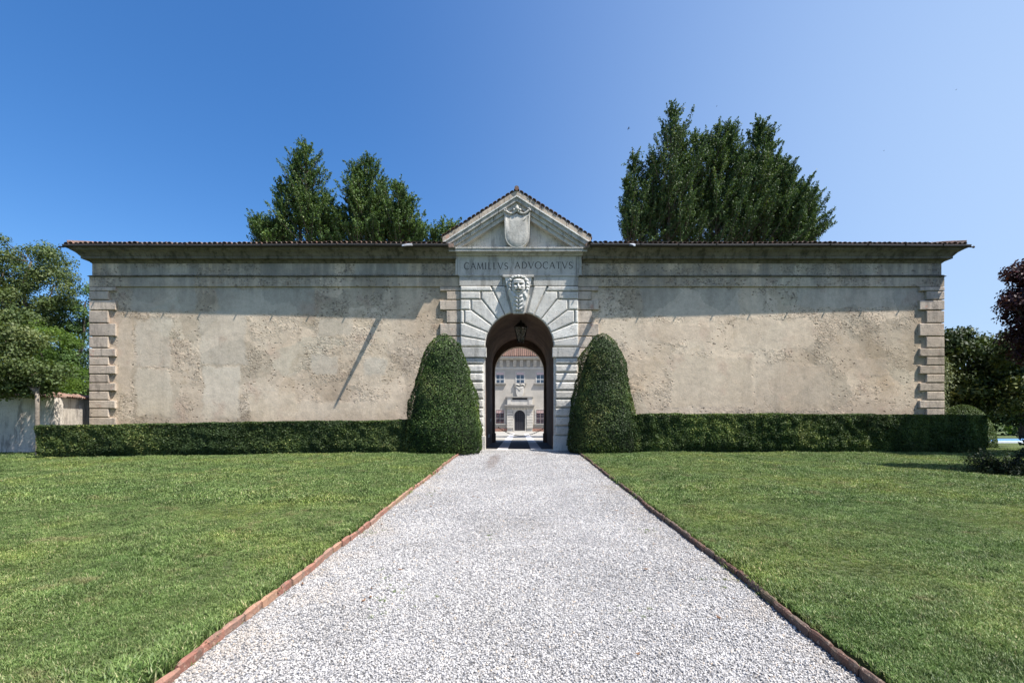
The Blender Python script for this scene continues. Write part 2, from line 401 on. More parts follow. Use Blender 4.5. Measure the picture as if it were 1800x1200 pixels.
ground['label'] = 'mown green lawn either side of the drive'
gy = [-6 + i * .5 for i in range(50)] + [YG - .2]; gy = sorted(set([round(v, 3) for v in gy if v < YG - .1] + [YG - .1]))
gx = [-HW - .06 + i * (2 * HW + .12) / 16 for i in range(17)]
def gravel_z(x, y): return gz(y) + .012 * mnoise.noise((x * .9, y * .5, 7)) * 1.2 - .01 * (abs(x) / HW) ** 2
gravel_sheet = sheet('gravel_drive', gx, gy, gravel_z, M['gravelbed'])
gravel_sheet['label'] = 'pale gravel drive leading up to the gate arch'

# courtyard seen through the arch
mc, nc, bc = mat('courtyard_gravel', .95); g = NG(nc)
g.lk(g.mix(1.0, g.ramp(g.noise(.5, 4, .6), [(.35, (.24, .23, .20)), (.65, (.36, .34, .30))]), g.ramp(g.noise(30, 3, .7), [(.3, .8), (.7, 1.15)]), 'MULTIPLY'), bc.inputs['Base Color'])
sheet('courtyard', [-24, -8, -2, 2, 8, 24], [26.0, 30, 40, 50, 62.5], lambda x, y: gz(y) + .0, mc)

# ------------------------------------------------------------------ brick edging of the drive
mb_, nb_, bb_ = mat('edging_brick', .9); g = NG(nb_); oi = nb_.nodes.new('ShaderNodeObjectInfo')
c = g.ramp(oi.outputs['Random'], [(0, (.24, .11, .08)), (.3, (.30, .15, .105)), (.6, (.27, .165, .125)), (.85, (.34, .19, .125)), (1, (.29, .20, .12))])
c = g.mix(g.math('MULTIPLY', g.smooth(g.noise(9, 4, .7), .48, .64), .6), c, (.13, .11, .085))
c = g.mix(g.math('MULTIPLY', g.smooth(g.noise(23, 3, .7, g.map(loc=(3, 1, 1))), .58, .66), .5), c, (.44, .34, .26))
g.lk(c, bb_.inputs['Base Color']); g.bump(g.noise(45, 4, .7), bb_, .01)
bricks = []
for k in range(4):
    L = .248; hw_, hh = .019, .066; mb = MB()
    rings = []
    for i in range(5):
        yy = -L / 2 + L * i / 4; e = .006 if i in (0, 4) else 0
        j = lambda: random.uniform(-.004, .004)
        rings.append([(-hw_ + e + j(), yy, -hh), (-hw_ + e + j(), yy, hh - .012 - e + j()), (-hw_ + .010 + e + j(), yy, hh - e + j()), (hw_ - .010 - e + j(), yy, hh - e + j()), (hw_ - e + j(), yy, hh - .012 - e + j()), (hw_ - e + j(), yy, -hh)])
    mb.loft(rings); bricks.append(mb.mesh('edging_brick'))
for me in bricks: me.materials.append(mb_)
mdk = mb_.copy(); mdk.name = 'edging_brick_shaded'  # darker copy for the right edging, its shade put into the colour
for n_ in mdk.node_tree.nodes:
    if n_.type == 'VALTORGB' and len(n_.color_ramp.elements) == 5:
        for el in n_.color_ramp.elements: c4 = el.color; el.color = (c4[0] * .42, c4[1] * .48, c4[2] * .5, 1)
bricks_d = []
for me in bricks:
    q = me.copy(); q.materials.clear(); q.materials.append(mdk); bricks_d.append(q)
for sx, lab in ((-1, 'sunlit red brick edging between the left lawn and gravel drive'), (1, 'shaded dark brick edging between gravel drive and right lawn')):
    e = empty('brick_edging', (sx * (HW + .03), 8, gz(8)), lab, 'edging', 'brick edgings of the drive')
    y = 1.6; i = 0
    while y < (17.35 if sx < 0 else 17.75):
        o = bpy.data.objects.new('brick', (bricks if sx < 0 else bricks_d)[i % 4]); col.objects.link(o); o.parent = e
        x = .014 * math.sin(y * 1.3 + sx) + .012 * math.sin(y * 3.1) + random.uniform(-.008, .008)
        o.location = (x, y - 8, gz(y) - gz(8) + random.uniform(-.010, .006))
        o.rotation_euler = (R(1.75) + random.uniform(-.02, .02), random.uniform(-.07, .07) , random.uniform(-.035, .035))
        y += .252; i += 1

# ------------------------------------------------------------------ gatehouse
gate = empty('gatehouse', (0, YG, 0), 'long plastered gatehouse with stone arch, pediment and carved face over the gravel drive', 'gatehouse')
gi = gate.matrix_world.copy()
def G(mb, name, m, smooth=False, parent=None):
    """a gatehouse part, vertices given in world coordinates"""
    mb.v = [(v[0], v[1] - YG, v[2]) for v in mb.v]
    return mb.obj(name, m, parent or gate, smooth)
XL, XR = -16.54, 16.34
YB = 26.0                         # back of the building
YP = 18.54                        # portal face
KP = F / YP
pzx = lambda px: (px - CX) / KP
pzz = lambda py: CZ + (HY - py) / KP
ZT = 7.45
RA, ZS = 60.5 / KP, pzz(608)
mb = MB(); arch_wall(mb, XL, XR, YG, YG + .55, -.2, ZT, 0, 1.42, ZS)
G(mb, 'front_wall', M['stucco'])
mb = MB(); arch_wall(mb, XL, XR, YB - .4, YB, -.2, ZT, 0, 1.30, 3.74)
mb.box(XL, XL + .4, YG + .55, YB - .4, -.2, ZT); mb.box(XR - .4, XR, YG + .55, YB - .4, -.2, ZT)
G(mb, 'rear_wall', M['stucco'])
# vaulted passage
mb = MB(); n = 28
prof = [(1.42, -.1)] + [(1.42 * math.cos(math.pi * k / n), ZS + 1.42 * math.sin(math.pi * k / n)) for k in range(n + 1)] + [(-1.42, -.1)]
prof2 = [(1.62, -.1)] + [(1.62 * math.cos(math.pi * k / n), ZS + 1.62 * math.sin(math.pi * k / n)) for k in range(n + 1)] + [(-1.62, -.1)]
N = len(prof)
vs = []; fs = []
for yy in (YG + .552, YB - .402):
    vs += [(x, yy, z) for x, z in prof] + [(x, yy, z) for x, z in prof2]
for i in range(N - 1):
    fs += [(i, i + 1, 2 * N + i + 1, 2 * N + i), (N + i + 1, N + i, 3 * N + i, 3 * N + i + 1)]
mb.add(vs, fs)
me = bpy.data.meshes.new('passage_vault'); me.from_pydata([(v[0], v[1] - YG, v[2]) for v in mb.v], [], mb.f); me.update()
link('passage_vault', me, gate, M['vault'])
# reveal linings of the two arches, in the vault's dark plaster
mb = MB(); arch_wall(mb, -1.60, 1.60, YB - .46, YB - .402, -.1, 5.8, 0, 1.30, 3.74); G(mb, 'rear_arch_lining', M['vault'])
for sx in (-1, 1):
    mb = MB(); mb.box(*(sorted((sx * 1.24, sx * 1.418))), YB - .95, YB - .47, 0, .48); G(mb, 'rear_plinth', M['vault'])
# passage floor : light wheel tracks in dark setts
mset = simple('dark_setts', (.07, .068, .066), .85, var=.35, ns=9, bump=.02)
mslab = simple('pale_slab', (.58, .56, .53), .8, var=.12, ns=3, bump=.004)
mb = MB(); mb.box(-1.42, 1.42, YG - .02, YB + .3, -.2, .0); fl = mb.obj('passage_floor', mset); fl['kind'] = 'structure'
slabs = []
for sx in (-1, 1):
    y = YG + .02; 
    while y < 46:
        L = random.uniform(.75, 1.15); xx = sx * .66; wd = .21
        mb = MB(); P = [(xx - wd, y), (xx + wd, y), (xx + wd, y + L - .02), (xx - wd, y + L - .02)]
        z0 = gz(y + L / 2) + .006
        mb.loft([[(p[0], p[1], z0 - .03) for p in P], [(p[0], p[1], z0 + .004) for p in P], [(p[0] * .998, p[1], z0 + .007) for p in inset_poly(P, .008)]])
        mb.obj('slab', mslab, fl); y += L
mb = MB(); mb.box(-1.5, 1.5, YP - .05, YG - .022, -.15, .018); mb.obj('threshold', M['lime'], gate).location = (0, -YG, 0)

PXC = 2.27
# frieze drip course, architrave band, cornice
def profile_run(mb, prof, x0, x1, ret=True):
    """moulding of section (out, z) running along the front with mitred returns along both sides"""
    pts = [(-.02, prof[0][1])] + prof + [(-.02, prof[-1][1])]
    mb.loft([[(x0 - o, YB, z) for o, z in pts], [(x0 - o, YG - o, z) for o, z in pts], [(-PXC, YG - o, z) for o, z in pts]])
    mb.loft([[(PXC, YG - o, z) for o, z in pts], [(x1 + o, YG - o, z) for o, z in pts], [(x1 + o, YB, z) for o, z in pts]])
    return mb
zA0, zA1 = CZ + (HY - 503) / 45.6, CZ + (HY - 486.5) / 45.6
mb = MB(); profile_run(mb, [(.060, zA0), (.060, zA1)], XL, XR)
G(mb, 'architrave_band', M['stucco'])
mb = MB(); profile_run(mb, [(.075, zA1 + .002), (.105, zA1 + .012), (.105, zA1 + .030), (.07, zA1 + .05), (.0, zA1 + .075)], XL, XR)
G(mb, 'drip_course', M['cornice'])
# little tile ends on the drip course: too small to pick apart
mb = MB(); x = XL - .05
while x < XR + .05:
    if abs(x) > 2.42:
        zz = zA1 + .030 + random.uniform(-.004, .006) + .008 * math.sin(x * .9)
        mb.add([(x, YG - .118, zz), (x + .035, YG - .122, zz + .022), (x + .07, YG - .118, zz), (x, YG - .0, zz + .045), (x + .035, YG - .0, zz + .065), (x + .07, YG - .0, zz + .045)],
               [(0, 2, 1), (0, 1, 4, 3), (1, 2, 5, 4), (0, 3, 5, 2), (3, 4, 5)])
    x += .085
o = G(mb, 'drip_tiles', M['cornice']); o['kind'] = 'stuff'
PXC = 2.42
cp = [(.0, 7.20), (.03, 7.22), (.07, 7.27), (.12, 7.30), (.20, 7.305), (.235, 7.32), (.235, 7.40), (.26, 7.42), (.29, 7.46), (.34, 7.515), (.41, 7.56), (.46, 7.585), (.46, 7.62), (.50, 7.63), (.50, 7.655)]
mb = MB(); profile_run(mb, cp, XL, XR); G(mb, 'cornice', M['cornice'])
# gutter board; it swells forward a little towards the middle
def eave(x): return .585 + .11 * max(0, 1 - abs(x) / 16.5)
mb = MB(); N = 40; vs = []
rings = []
GX0, GX1 = XL - .62, XR + .62
for i in range(2 * N + 2):
    x = GX0 + (-2.66 - GX0) * i / N if i <= N else 2.66 + (GX1 - 2.66) * (i - N - 1) / N
    e = eave(x); sag = .008 * math.sin(x * .7)
    yf = YG - e
    rings.append([(x, YG - .3, 7.657 + sag), (x, yf + .02, 7.657 + sag), (x, yf, 7.69 + sag), (x, yf, 7.735 + sag), (x, yf + .03, 7.745 + sag), (x, YG - .3, 7.80 + sag)])
mb.loft(rings[:N + 1]); mb.loft(rings[N + 1:])
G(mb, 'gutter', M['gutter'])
for sx, x0 in ((-1, XL - .57), (1, XR + .57)):
    mb = MB(); mb.tube([(x0 - sx * .1, YG - .52, 7.665), (x0 + sx * .18, YG - .52, 7.65)], .028, 8); mb.tube([(x0 + sx * .175, YG - .52, 7.65), (x0 + sx * .20, YG - .52, 7.65)], .045, 8)
    G(mb, 'corner_spout', M['iron'])
for sx, x0 in ((-1, -4.07), (1, 4.20)):
    e0 = eave(x0); L = .79
    mb = MB(); mb.loft([[(x0 - .10, YG - e0 + .05, 7.67), (x0 + .10, YG - e0 + .05, 7.67), (x0 + .10, YG - e0 + .05, 7.75), (x0 - .10, YG - e0 + .05, 7.75)],
                        [(x0 - .105, YG - e0 - L * .4, 7.535), (x0 + .045, YG - e0 - L * .4, 7.535), (x0 + .05, YG - e0 - L * .4, 7.59), (x0 - .11, YG - e0 - L * .4, 7.59)],
                        [(x0 - .12, YG - e0 - L, 7.345), (x0 - .06, YG - e0 - L, 7.345), (x0 - .05, YG - e0 - L, 7.39), (x0 - .13, YG - e0 - L, 7.39)]])
    G(mb, 'gutter_spout', M['zinc'])
# gutter brackets whose tips tick the shadow line
x = XL + 1.2
while x < XR:
    if abs(x) > 3:
        mb = MB(); e0 = eave(x); mb.box(x - .018, x + .018, YG - e0 - .055, YG - e0 + .02, 7.69, 7.728); G(mb, 'gutter_bracket', M['iron'])
    x += 1.42
# roof body: hipped main roof under the tiles
zE, zR, YR_ = 7.80, 8.86, 22.3
mb = MB()
xa, xb = XL - .50, XR + .50; ye0, ye1 = YG - .50, YB + .4   # runs on behind the pediment
sl_ = (zR - zE) / (YR_ - ye0); ym = YG + .45; zm = zE + (ym - ye0) * sl_; xma, xmb = xa + 4 * (ym - ye0) / (YR_ - ye0), xb - 4 * (ym - ye0) / (YR_ - ye0)
mb.add([(xa, ye0, zE), (-2.5, ye0, zE), (-2.5, ym, zm), (2.5, ym, zm), (2.5, ye0, zE), (xb, ye0, zE), (xb, ye1, zE), (xa, ye1, zE), (xa + 4, YR_, zR), (xb - 4, YR_, zR),
        (xa, ye0, 7.66), (-2.5, ye0, 7.66), (-2.5, ym, 7.66), (2.5, ym, 7.66), (2.5, ye0, 7.66), (xb, ye0, 7.66), (xb, ye1, 7.66), (xa, ye1, 7.66)],
       [(0, 1, 2, 8), (2, 3, 9, 8), (3, 4, 5, 9), (5, 6, 9), (6, 7, 8, 9), (7, 0, 8), (10, 11, 1, 0), (11, 12, 2, 1), (12, 13, 3, 2), (13, 14, 4, 3), (14, 15, 5, 4), (15, 16, 6, 5), (16, 17, 7, 6), (17, 10, 0, 7),
        (10, 17, 12, 11), (12, 17, 16, 13), (13, 16, 15, 14)])
roof = G(mb, 'roof', M['tile'])
def coppo(L=.42, r0=.092, r1=.072, t=.016, seg=6, name='roof_tile'):
    mb = MB(); rings = []
    for yy, r in ((0, r0), (L, r1)):
        o_ = [(r * math.cos(a), yy, r * .82 * math.sin(a)) for a in [math.pi * k / seg for k in range(seg + 1)]]
        i_ = [((r - t) * math.cos(a), yy, (r - t) * .82 * math.sin(a)) for a in [math.pi * k / seg for k in reversed(range(seg + 1))]]
        rings.append(o_ + i_)
    mb.loft(rings); me = mb.mesh(name); me.materials.append(M['tile']); return me
tile_me = [coppo(r0=.092 + d, r1=.074 + d) for d in (0, -.004, .004)]
slope = math.atan2(zR - zE, YR_ - ye0)
x = XL - .50; i = 0
while x < XR + .50:
    if abs(x + .03) > 2.62:
        o = bpy.data.objects.new('roof_tile', tile_me[i % 3]); col.objects.link(o); o.parent = gate
        e0 = eave(x) - .03
        o.location = (x, -e0 + random.uniform(-.02, .02), 7.752 + .008 * math.sin(x * .7) + random.uniform(-.012, .014) + (.05 if x < XL - .25 or x > XR + .25 else 0) * 0)
        o.rotation_euler = (slope + random.uniform(-.03, .03), random.uniform(-.05, .05), random.uniform(-.05, .05)); i += 1
    x += .188 + random.uniform(-.006, .006)
# the further courses, out of sight from the drive: one mesh
mb = MB()
base = [(.09 * math.cos(math.pi * k / 4), .075 * math.sin(math.pi * k / 4)) for k in range(5)]
for row in range(1, 11):
    y0 = ye0 + row * .36; z0 = zE + (y0 - ye0) * math.tan(slope)
    x = XL - .45 + row * .37 
    while x < XR + .45 - row * .37:
        if abs(x) > 2.6 - row * .2:
            jz = random.uniform(-.01, .012)
            mb.loft([[(x + bx, y0 - .02, z0 + bz + jz + .01) for bx, bz in base], [(x + bx * .85, y0 + .40, z0 + .40 * math.tan(slope) + bz * .85 + jz) for bx, bz in base]], cap=False, closed=False)
        x += .19
o = G(mb, 'roof_tiles', M['tile']); o['kind'] = 'stuff'
# hips at both ends
for x0, x1 in ((xa, xa + 4), (xb, xb - 4)):
    mb = MB(); pts = [Vector((x0 + (x1 - x0) * t, ye0 + (YR_ - ye0) * t, zE + (zR - zE) * t + .03)) for t in [k / 10 for k in range(11)]]
    mb.tube(pts, [.10 if k % 2 else .085 for k in range(11)], 8); G(mb, 'hip_tiles', M['tile'])
mb = MB(); mb.tube([(xa + 4 + k * (xb - xa - 8) / 80, YR_, zR + .02) for k in range(81)], [.11 if k % 2 else .09 for k in range(81)], 8); G(mb, 'ridge_tiles', M['tile'])

# quoins
rows = [(504, 511, 1), (512, 526, 0), (527.5, 544.3, 1), (546.2, 566.8, 0), (568.2, 590, 1), (592, 610.5, 0), (612, 626, 1), (627.5, 641, 0), (642.3, 656.4, 1),
        (658, 671.7, 0), (673.2, 686.5, 1), (688.2, 702, 0), (703.4, 717, 1), (718.5, 732.4, 0), (734, 748, 1), (749.6, 763.5, 0), (765, 779, 1), (780.5, 795, 0)]
YQ = YG - .085; KQ = F / YQ
def qstone(xa_, xb_, y0p, y1p):
    z1, z0 = CZ + (HY - y0p) / KQ, CZ + (HY - y1p) / KQ
    j = lambda s=.008: random.uniform(-s, s)
    P = [(xa_ + j(), z0 + j(.004)), (xb_ + j(), z0 + j(.004)), (xb_ + j(), z1 + j(.004)), (xa_ + j(), z1 + j(.004))]
    mb = MB(); rustic(P, YQ + j(.006), YG + .01, .022, mb); G(mb, 'quoin_stone', M['quoin'])
for (a, b, lg) in rows:
    xl = lambda px: (px - CX) / KQ
    # corner stones return along the side walls
    for side in (-1, 1):
        if side < 0: x0, x1 = XL - .05, xl(202.5 if lg else 190)
        else: x0, x1 = xl(1617 if lg else 1629), XR + .05
        qstone(x0, x1, a, b)
        ln = .5 if lg else .8; z1, z0 = CZ + (HY - a) / KQ, CZ + (HY - b) / KQ
        mb = MB(); xs_ = (XL - .05, XL + .02) if side < 0 else (XR - .02, XR + .05)
        mb.box(xs_[0], xs_[1], YG + .012, YG + ln, z0, z1); G(mb, 'side_quoin_stone', M['quoin'])
    qstone(xl(773 if lg else 785), pzx(808) + .05, a, b)
    qstone(pzx(1016) - .05, xl(1052.5 if lg else 1040), a, b)

# ---- portal
mb = MB(); PX0, PX1 = pzx(809), pzx(1017)
arch_wall(mb, PX0, PX1, YP + .10, YG - .002, 0, pzz(503), 0, RA, ZS)
G(mb, 'portal_core', M['lime'])
mb = MB(); arch_wall(mb, -1.60, 1.60, YG - .001, YG + .551, 0, 5.72, 0, RA + .012, ZS); 
G(mb, 'arch_reveal', M['vault'])
U = lambda u: pzx(760 + u / 6.0)
V_ = lambda v: pzz(480 + v / 6.0)
S6 = 1 / (6 * KP)
ang = [13.2, 25, 38.8, 53, 66.5, 80, 90]
def on_arc(a, r=RA): return (-math.sin(R(a)) * r, ZS + math.cos(R(a)) * r)
def ray_at_z(a, z): t = (z - ZS) / math.cos(R(a)); return (-math.sin(R(a)) * t, z)
def ray_at_x(a, x): t = -x / math.sin(R(a)); return (x, ZS + math.cos(R(a)) * t)
PXe = -103.6 / KP
x_of = lambda u: (u - 921) * S6
zr = [V_(135), V_(190), V_(275), V_(385), V_(525)]
polys = []
def arcpts(a0, a1, n=4): return [on_arc(a0 + (a1 - a0) * k / n) for k in range(n + 1)]
gp = .017
polys.append(('voussoir', arcpts(ang[0] + .5, ang[1] - .6) + [ray_at_z(ang[1] - .4, zr[0]), ray_at_z(ang[0] + .8, zr[0])]))
polys.append(('voussoir', arcpts(ang[1] + .6, ang[2] - .6) + [ray_at_x(ang[2] - .5, x_of(522)), (x_of(522), zr[1] - gp), ray_at_z(ang[1] + .5, zr[1] - gp)]))
polys.append(('voussoir', arcpts(ang[2] + .6, ang[3] - .6) + [ray_at_x(ang[3] - .5, x_of(415)), (x_of(415), zr[2] - gp), ray_at_z(ang[2] + .5, zr[2] - gp)]))
polys.append(('voussoir', arcpts(ang[3] + .6, ang[4] - .6) + [ray_at_x(ang[4] - .4, x_of(345)), (x_of(345), zr[3] - gp), ray_at_z(ang[3] + .5, zr[3] - gp)]))
polys.append(('voussoir', arcpts(ang[4] + .6, ang[5] - .6) + [ray_at_x(ang[5] - .4, PXe), (PXe, zr[4] - .01), (x_of(340), zr[4] - .01)]))
polys.append(('voussoir', arcpts(ang[5] + .6, 90) + [(PXe, ZS), ray_at_x(ang[5] + .5, PXe)]))
polys.append(('portal_block', [(PXe, zr[1] + gp), ray_at_z(ang[1] + 1.0, zr[1] + gp), ray_at_z(ang[1] + .9, zr[0]), (PXe, zr[0])]))
polys.append(('portal_block', [(PXe, zr[2] + gp), (x_of(508), zr[2] + gp), (x_of(508), zr[1] - gp), (PXe, zr[1] - gp)]))
polys.append(('portal_block', [(PXe, zr[3] + gp), (x_of(403), zr[3] + gp), (x_of(403), zr[2] - gp), (PXe, zr[2] - gp)]))
polys.append(('portal_block', [(PXe, zr[4] + gp), (x_of(332), zr[4] + gp), (x_of(332), zr[3] - gp), (PXe, zr[3] - gp)]))
for sx in (1, -1):
    for nm, P in polys:
        Q = [(p[0] * sx, p[1]) for p in P]
        mb = MB(); rustic(Q, YP + random.uniform(-.008, .008), YP + .11, .040, mb); G(mb, nm, M['lime'])
    # impost
    xo = sx * (103.6 / KP + .04); xi = sx * (RA - .055)
    mb = MB(); a, b = sorted((xi, xo)); P = [(a, pzz(627.5)), (b, pzz(627.5)), (b, pzz(611)), (a, pzz(611))]
    rustic(P, YP - .045, YG + .0, .012, mb); G(mb, 'impost', M['fine'])
    # jamb courses
    jr = [(628.5, 638.4), (641, 653), (656, 669), (671.7, 684.4), (687, 699.5), (702, 715.5), (717.5, 731), (733, 747), (749.6, 764)]
    for (a_, b_) in jr:
        a, b = sorted((sx * (RA + .065), sx * 102.5 / KP)); P = [(a, pzz(b_)), (b, pzz(b_)), (b, pzz(a_)), (a, pzz(a_))]
        mb = MB(); rustic(P, YP + random.uniform(-.006, .006), YP + .11, .042, mb); G(mb, 'jamb_block', M['lime'])
    a, b = sorted((sx * (RA - .02), sx * 104.5 / KP)); P = [(a, -.12), (b, -.12), (b, pzz(766)), (a, pzz(766))]
    mb = MB(); rustic(P, YP - .03, YG - .01, .012, mb); G(mb, 'jamb_base', M['lime'])
# upper band, inscription panel, side strips
def frontbox(x0, x1, y0p, y1p, yf, m, name, bev=.006, yb=None, parent=None):
    P = [(x0, pzz(y1p)), (x1, pzz(y1p)), (x1, pzz(y0p)), (x0, pzz(y0p))]
    mb = MB(); rustic(P, yf, yb if yb is not None else YG - .003, bev, mb); return G(mb, name, m, parent=parent)
frontbox(pzx(807.5), pzx(883), 485.5, 501.5, YP + .012, M['fine'], 'lintel_band')
frontbox(pzx(938), pzx(1016.5), 485.5, 501.5, YP + .012, M['fine'], 'lintel_band')
frontbox(pzx(883.4), pzx(937.6), 485.5, 501.5, YP + .05, M['fine'], 'lintel_backing')
frontbox(pzx(806), pzx(1017.5), 482.6, 485.3, YP - .02, M['fine'], 'lintel_fillet')
panel = frontbox(pzx(808.5), pzx(1013.5), 449.5, 482.4, YP + .012, M['fine'], 'inscription_panel')
for a, b in ((800.5, 804.5), (804.9, 808.2), (1013.8, 1017), (1017.4, 1022.5)):
    frontbox(pzx(a), pzx(b), 449.5, 483, YP - .006 if a in (804.9, 1013.8) else YP + .016, M['fine'], 'panel_strip', .004)
# horizontal cornice of the pediment
for (y0p, y1p, x0, x1, yy) in ((447.6, 449.6, 797, 1024, .07), (445.6, 447.6, 794, 1027, .13), (441, 445.6, 790.5, 1030.5, .25), (438.6, 441, 789, 1032, .27)):
    frontbox(pzx(x0), pzx(x1), y0p, y1p, YP - yy, M['fine'], 'pediment_cornice', .004)
# tympanum and rear gable
def rake_line(px, off):          # height (photo y) of the raking line at px, off = vertical offset in px
    return 349.5 + abs(px - 908.3) * .632 + off
YT = YP + .13
mb = MB(); P = [(pzx(800), pzz(438.5)), (pzx(1020), pzz(438.5)), (pzx(908.3), pzz(368))]; rustic(P, YT, YG + .3, .004, mb); G(mb, 'tympanum', M['fine'])
# raking cornices: section swept along each slope
KF = F / (YP - .28)
apx = -.05
def rake(name, off0, off1, yfront, m, ext=0.0, segs=1, jit=0.0, yback=None):
    yback = YG + .02 if yback is None else yback
    """band between two vertical offsets (px below the top line)"""
    for sx in (-1, 1):
        n = segs
        for k in range(n):
            t0, t1 = k / n, (k + 1) / n
            end = 127.5 + ext
            pts = []
            g0 = .6 / end if n > 1 and k else 0
            for t, o_ in ((t0 + g0, off0), (t1, off0), (t1, off1), (t0 + g0, off1)):
                px = 908.3 + sx * end * t; py = 349.5 + end * t * .632 + o_
                pts.append((pzx(px), pzz(py)))
            j = random.uniform(-jit, jit)
            mb = MB(); rustic(pts, yfront + j, yback, .006, mb); G(mb, name, m)
rake('raking_soffit', 17.0, 24.5, YP - .10, M['fine'], ext=-13)
rake('raking_frieze', 9.5, 16.8, YP - .17, M['fine'], ext=-7, segs=3, jit=.004)
rake('raking_corona', 2.0, 9.3, YP - .25, M['fine'], ext=-2, segs=4, jit=.004)
rake('raking_fillet', -.6, 1.9, YP - .29, M['mask'], segs=1)
rake('raking_gutter_stone', -9.0, -.8, YP - .27, M['quoin'], ext=1, segs=6, jit=.006)
# gable roof slab and tiles above
for sx in (-1, 1):
    mb = MB(); P = []
    for t, o_ in ((0, -12.0), (1, -12.0), (1, -9.2), (0, -9.2)):
        P.append((pzx(908.3 + sx * 131 * t), pzz(349.5 + 131 * t * .632 + o_)))
    rustic(P, YP - .24, YG + 3.3, .004, mb); G(mb, 'gable_roof_slab', M['tile'])
    nt_ = 18
    for k in range(nt_):
        t = (k + .2) / nt_; x0 = pzx(908.3 + sx * 132 * t); z0 = pzz(349.5 + 132 * t * .632 - 12.2)
        for q, yy in enumerate([YP - .30]):
            o = bpy.data.objects.new('gable_tile', tile_me[k % 3]); col.objects.link(o); o.parent = gate
            sl = math.atan(.632)
            o.location = (x0, yy - YG + random.uniform(-.015, .015), z0 - .005)
            o.rotation_euler = (random.uniform(-.02, .02), sx * sl, random.uniform(-.05, .05)); o.scale = (.95, 1, .5)
    # long body of further gable courses
    mb = MB()
    for k in range(nt_):
        t = (k + .2) / nt_; x0 = pzx(908.3 + sx * 132 * t); z0 = pzz(349.5 + 132 * t * .632 - 12.2)
        mb.tube([(x0, YP + .1, z0 - .02), (x0, YG + 3.2, z0 - .02)], .055, 6)
    o = G(mb, 'gable_tiles', M['tile']); o['kind'] = 'stuff'
mb = MB(); mb.tube([(pzx(908.3), YP - .33 + k * .25, pzz(337.5) + (.012 if k % 2 else 0)) for k in range(15)], [.088 if k % 2 == 0 else .075 for k in range(15)], 9); G(mb, 'gable_ridge_tiles', M['tile'])
# fill between pediment and roof behind
mb = MB(); P = [(pzx(800), pzz(442)), (pzx(1018), pzz(442)), (pzx(1018), pzz(410)), (pzx(908.3), pzz(344)), (pzx(800), pzz(410))]; rustic(P, YG + .32, YG + 3.2, .004, mb); G(mb, 'gable_wall', M['stucco'])

# ---- shield
def shield_outline(x0, x1, ytop, ybot, n=12):
    cx = (x0 + x1) / 2; hw_ = (x1 - x0) / 2; pts = []
    yc = ybot - hw_ * 1.12
    for k in range(n + 1):
        t = math.pi * k / n; pts.append((cx - hw_ * math.cos(t) * (1 if k in (0, n) else 1.0), yc + hw_ * 1.12 * math.sin(t)))
    return pts, yc
YS = YP - .30
spts, yc = shield_outline(887, 930.8, 377, 436.2)
top = [(931.8, 372), (929, 375), (920, 378), (912, 376.5), (908.5, 373.5), (904, 376.5), (896, 378), (889.5, 375.5), (886, 372)]
KS = F / YS; sxp = lambda px: (px - CX) / KS; szp = lambda py: CZ + (HY - py) / KS
P = [(sxp(a), szp(b)) for a, b in spts + top]
mb = MB(); P = ccw(P)
q1 = inset_poly(P, .03)
mb.loft([[(x, YT + .0, z) for x, z in P], [(x, YS + .05, z) for x, z in P], [(x, YS + .025, z) for x, z in inset_poly(P, .012)]])
shield = G(mb, 'shield', M['fine'])
mb = MB(); cx_, cz_ = sxp(908.8), szp(405); q2 = inset_poly(P, .045)
mb.loft([[(x, YS + .03, z) for x, z in q2], [(cx_ + (x - cx_) * .95, YS + .018, cz_ + (z - cz_) * .95) for x, z in q2], [(cx_ + (x - cx_) * .6, YS + .012, cz_ + (z - cz_) * .6) for x, z in q2]])
G(mb, 'shield_face', M['fine'], True)
# scrolled crest: two horns and a central knot
for sx in (-1, 1):
    mb = MB(); pts = []
    for k in range(14):
        t = k / 13; pts.append((sxp(908.8 + sx * (3 + 17 * t)), YS + .02, szp(371.5 + 4.5 * math.sin(math.pi * t) - 1.5 * t)))
    for k in range(9):
        a = math.pi * 1.5 * k / 8; pts.append((sxp(908.8 + sx * (20.5 + 2.2 * math.sin(a))), YS + .02 - .003 * k, szp(371.0 - 1.2 + 2.2 * (1 - math.cos(a)) * -1 + 1)))
    mb.tube(pts, [.045] * 14 + [.04 - .003 * k for k in range(9)], 7); G(mb, 'scroll', M['fine'], True)
mb = MB()
for (dx, dy, r) in ((0, 0, .085), (-5, 2, .055), (5, 2, .055), (0, -3.5, .06), (-2.5, 4.5, .045), (2.5, 4.5, .045)):
    cxx, czz = sxp(908.8 + dx), szp(367 + dy)
    prof = [(max(.001, r * math.sin(math.pi * k / 6)), czz - r * math.cos(math.pi * k / 6)) for k in range(7)]
    mb.lathe(prof, (cxx, YS + .0), 10)
G(mb, 'crest_knot', M['fine'], True)

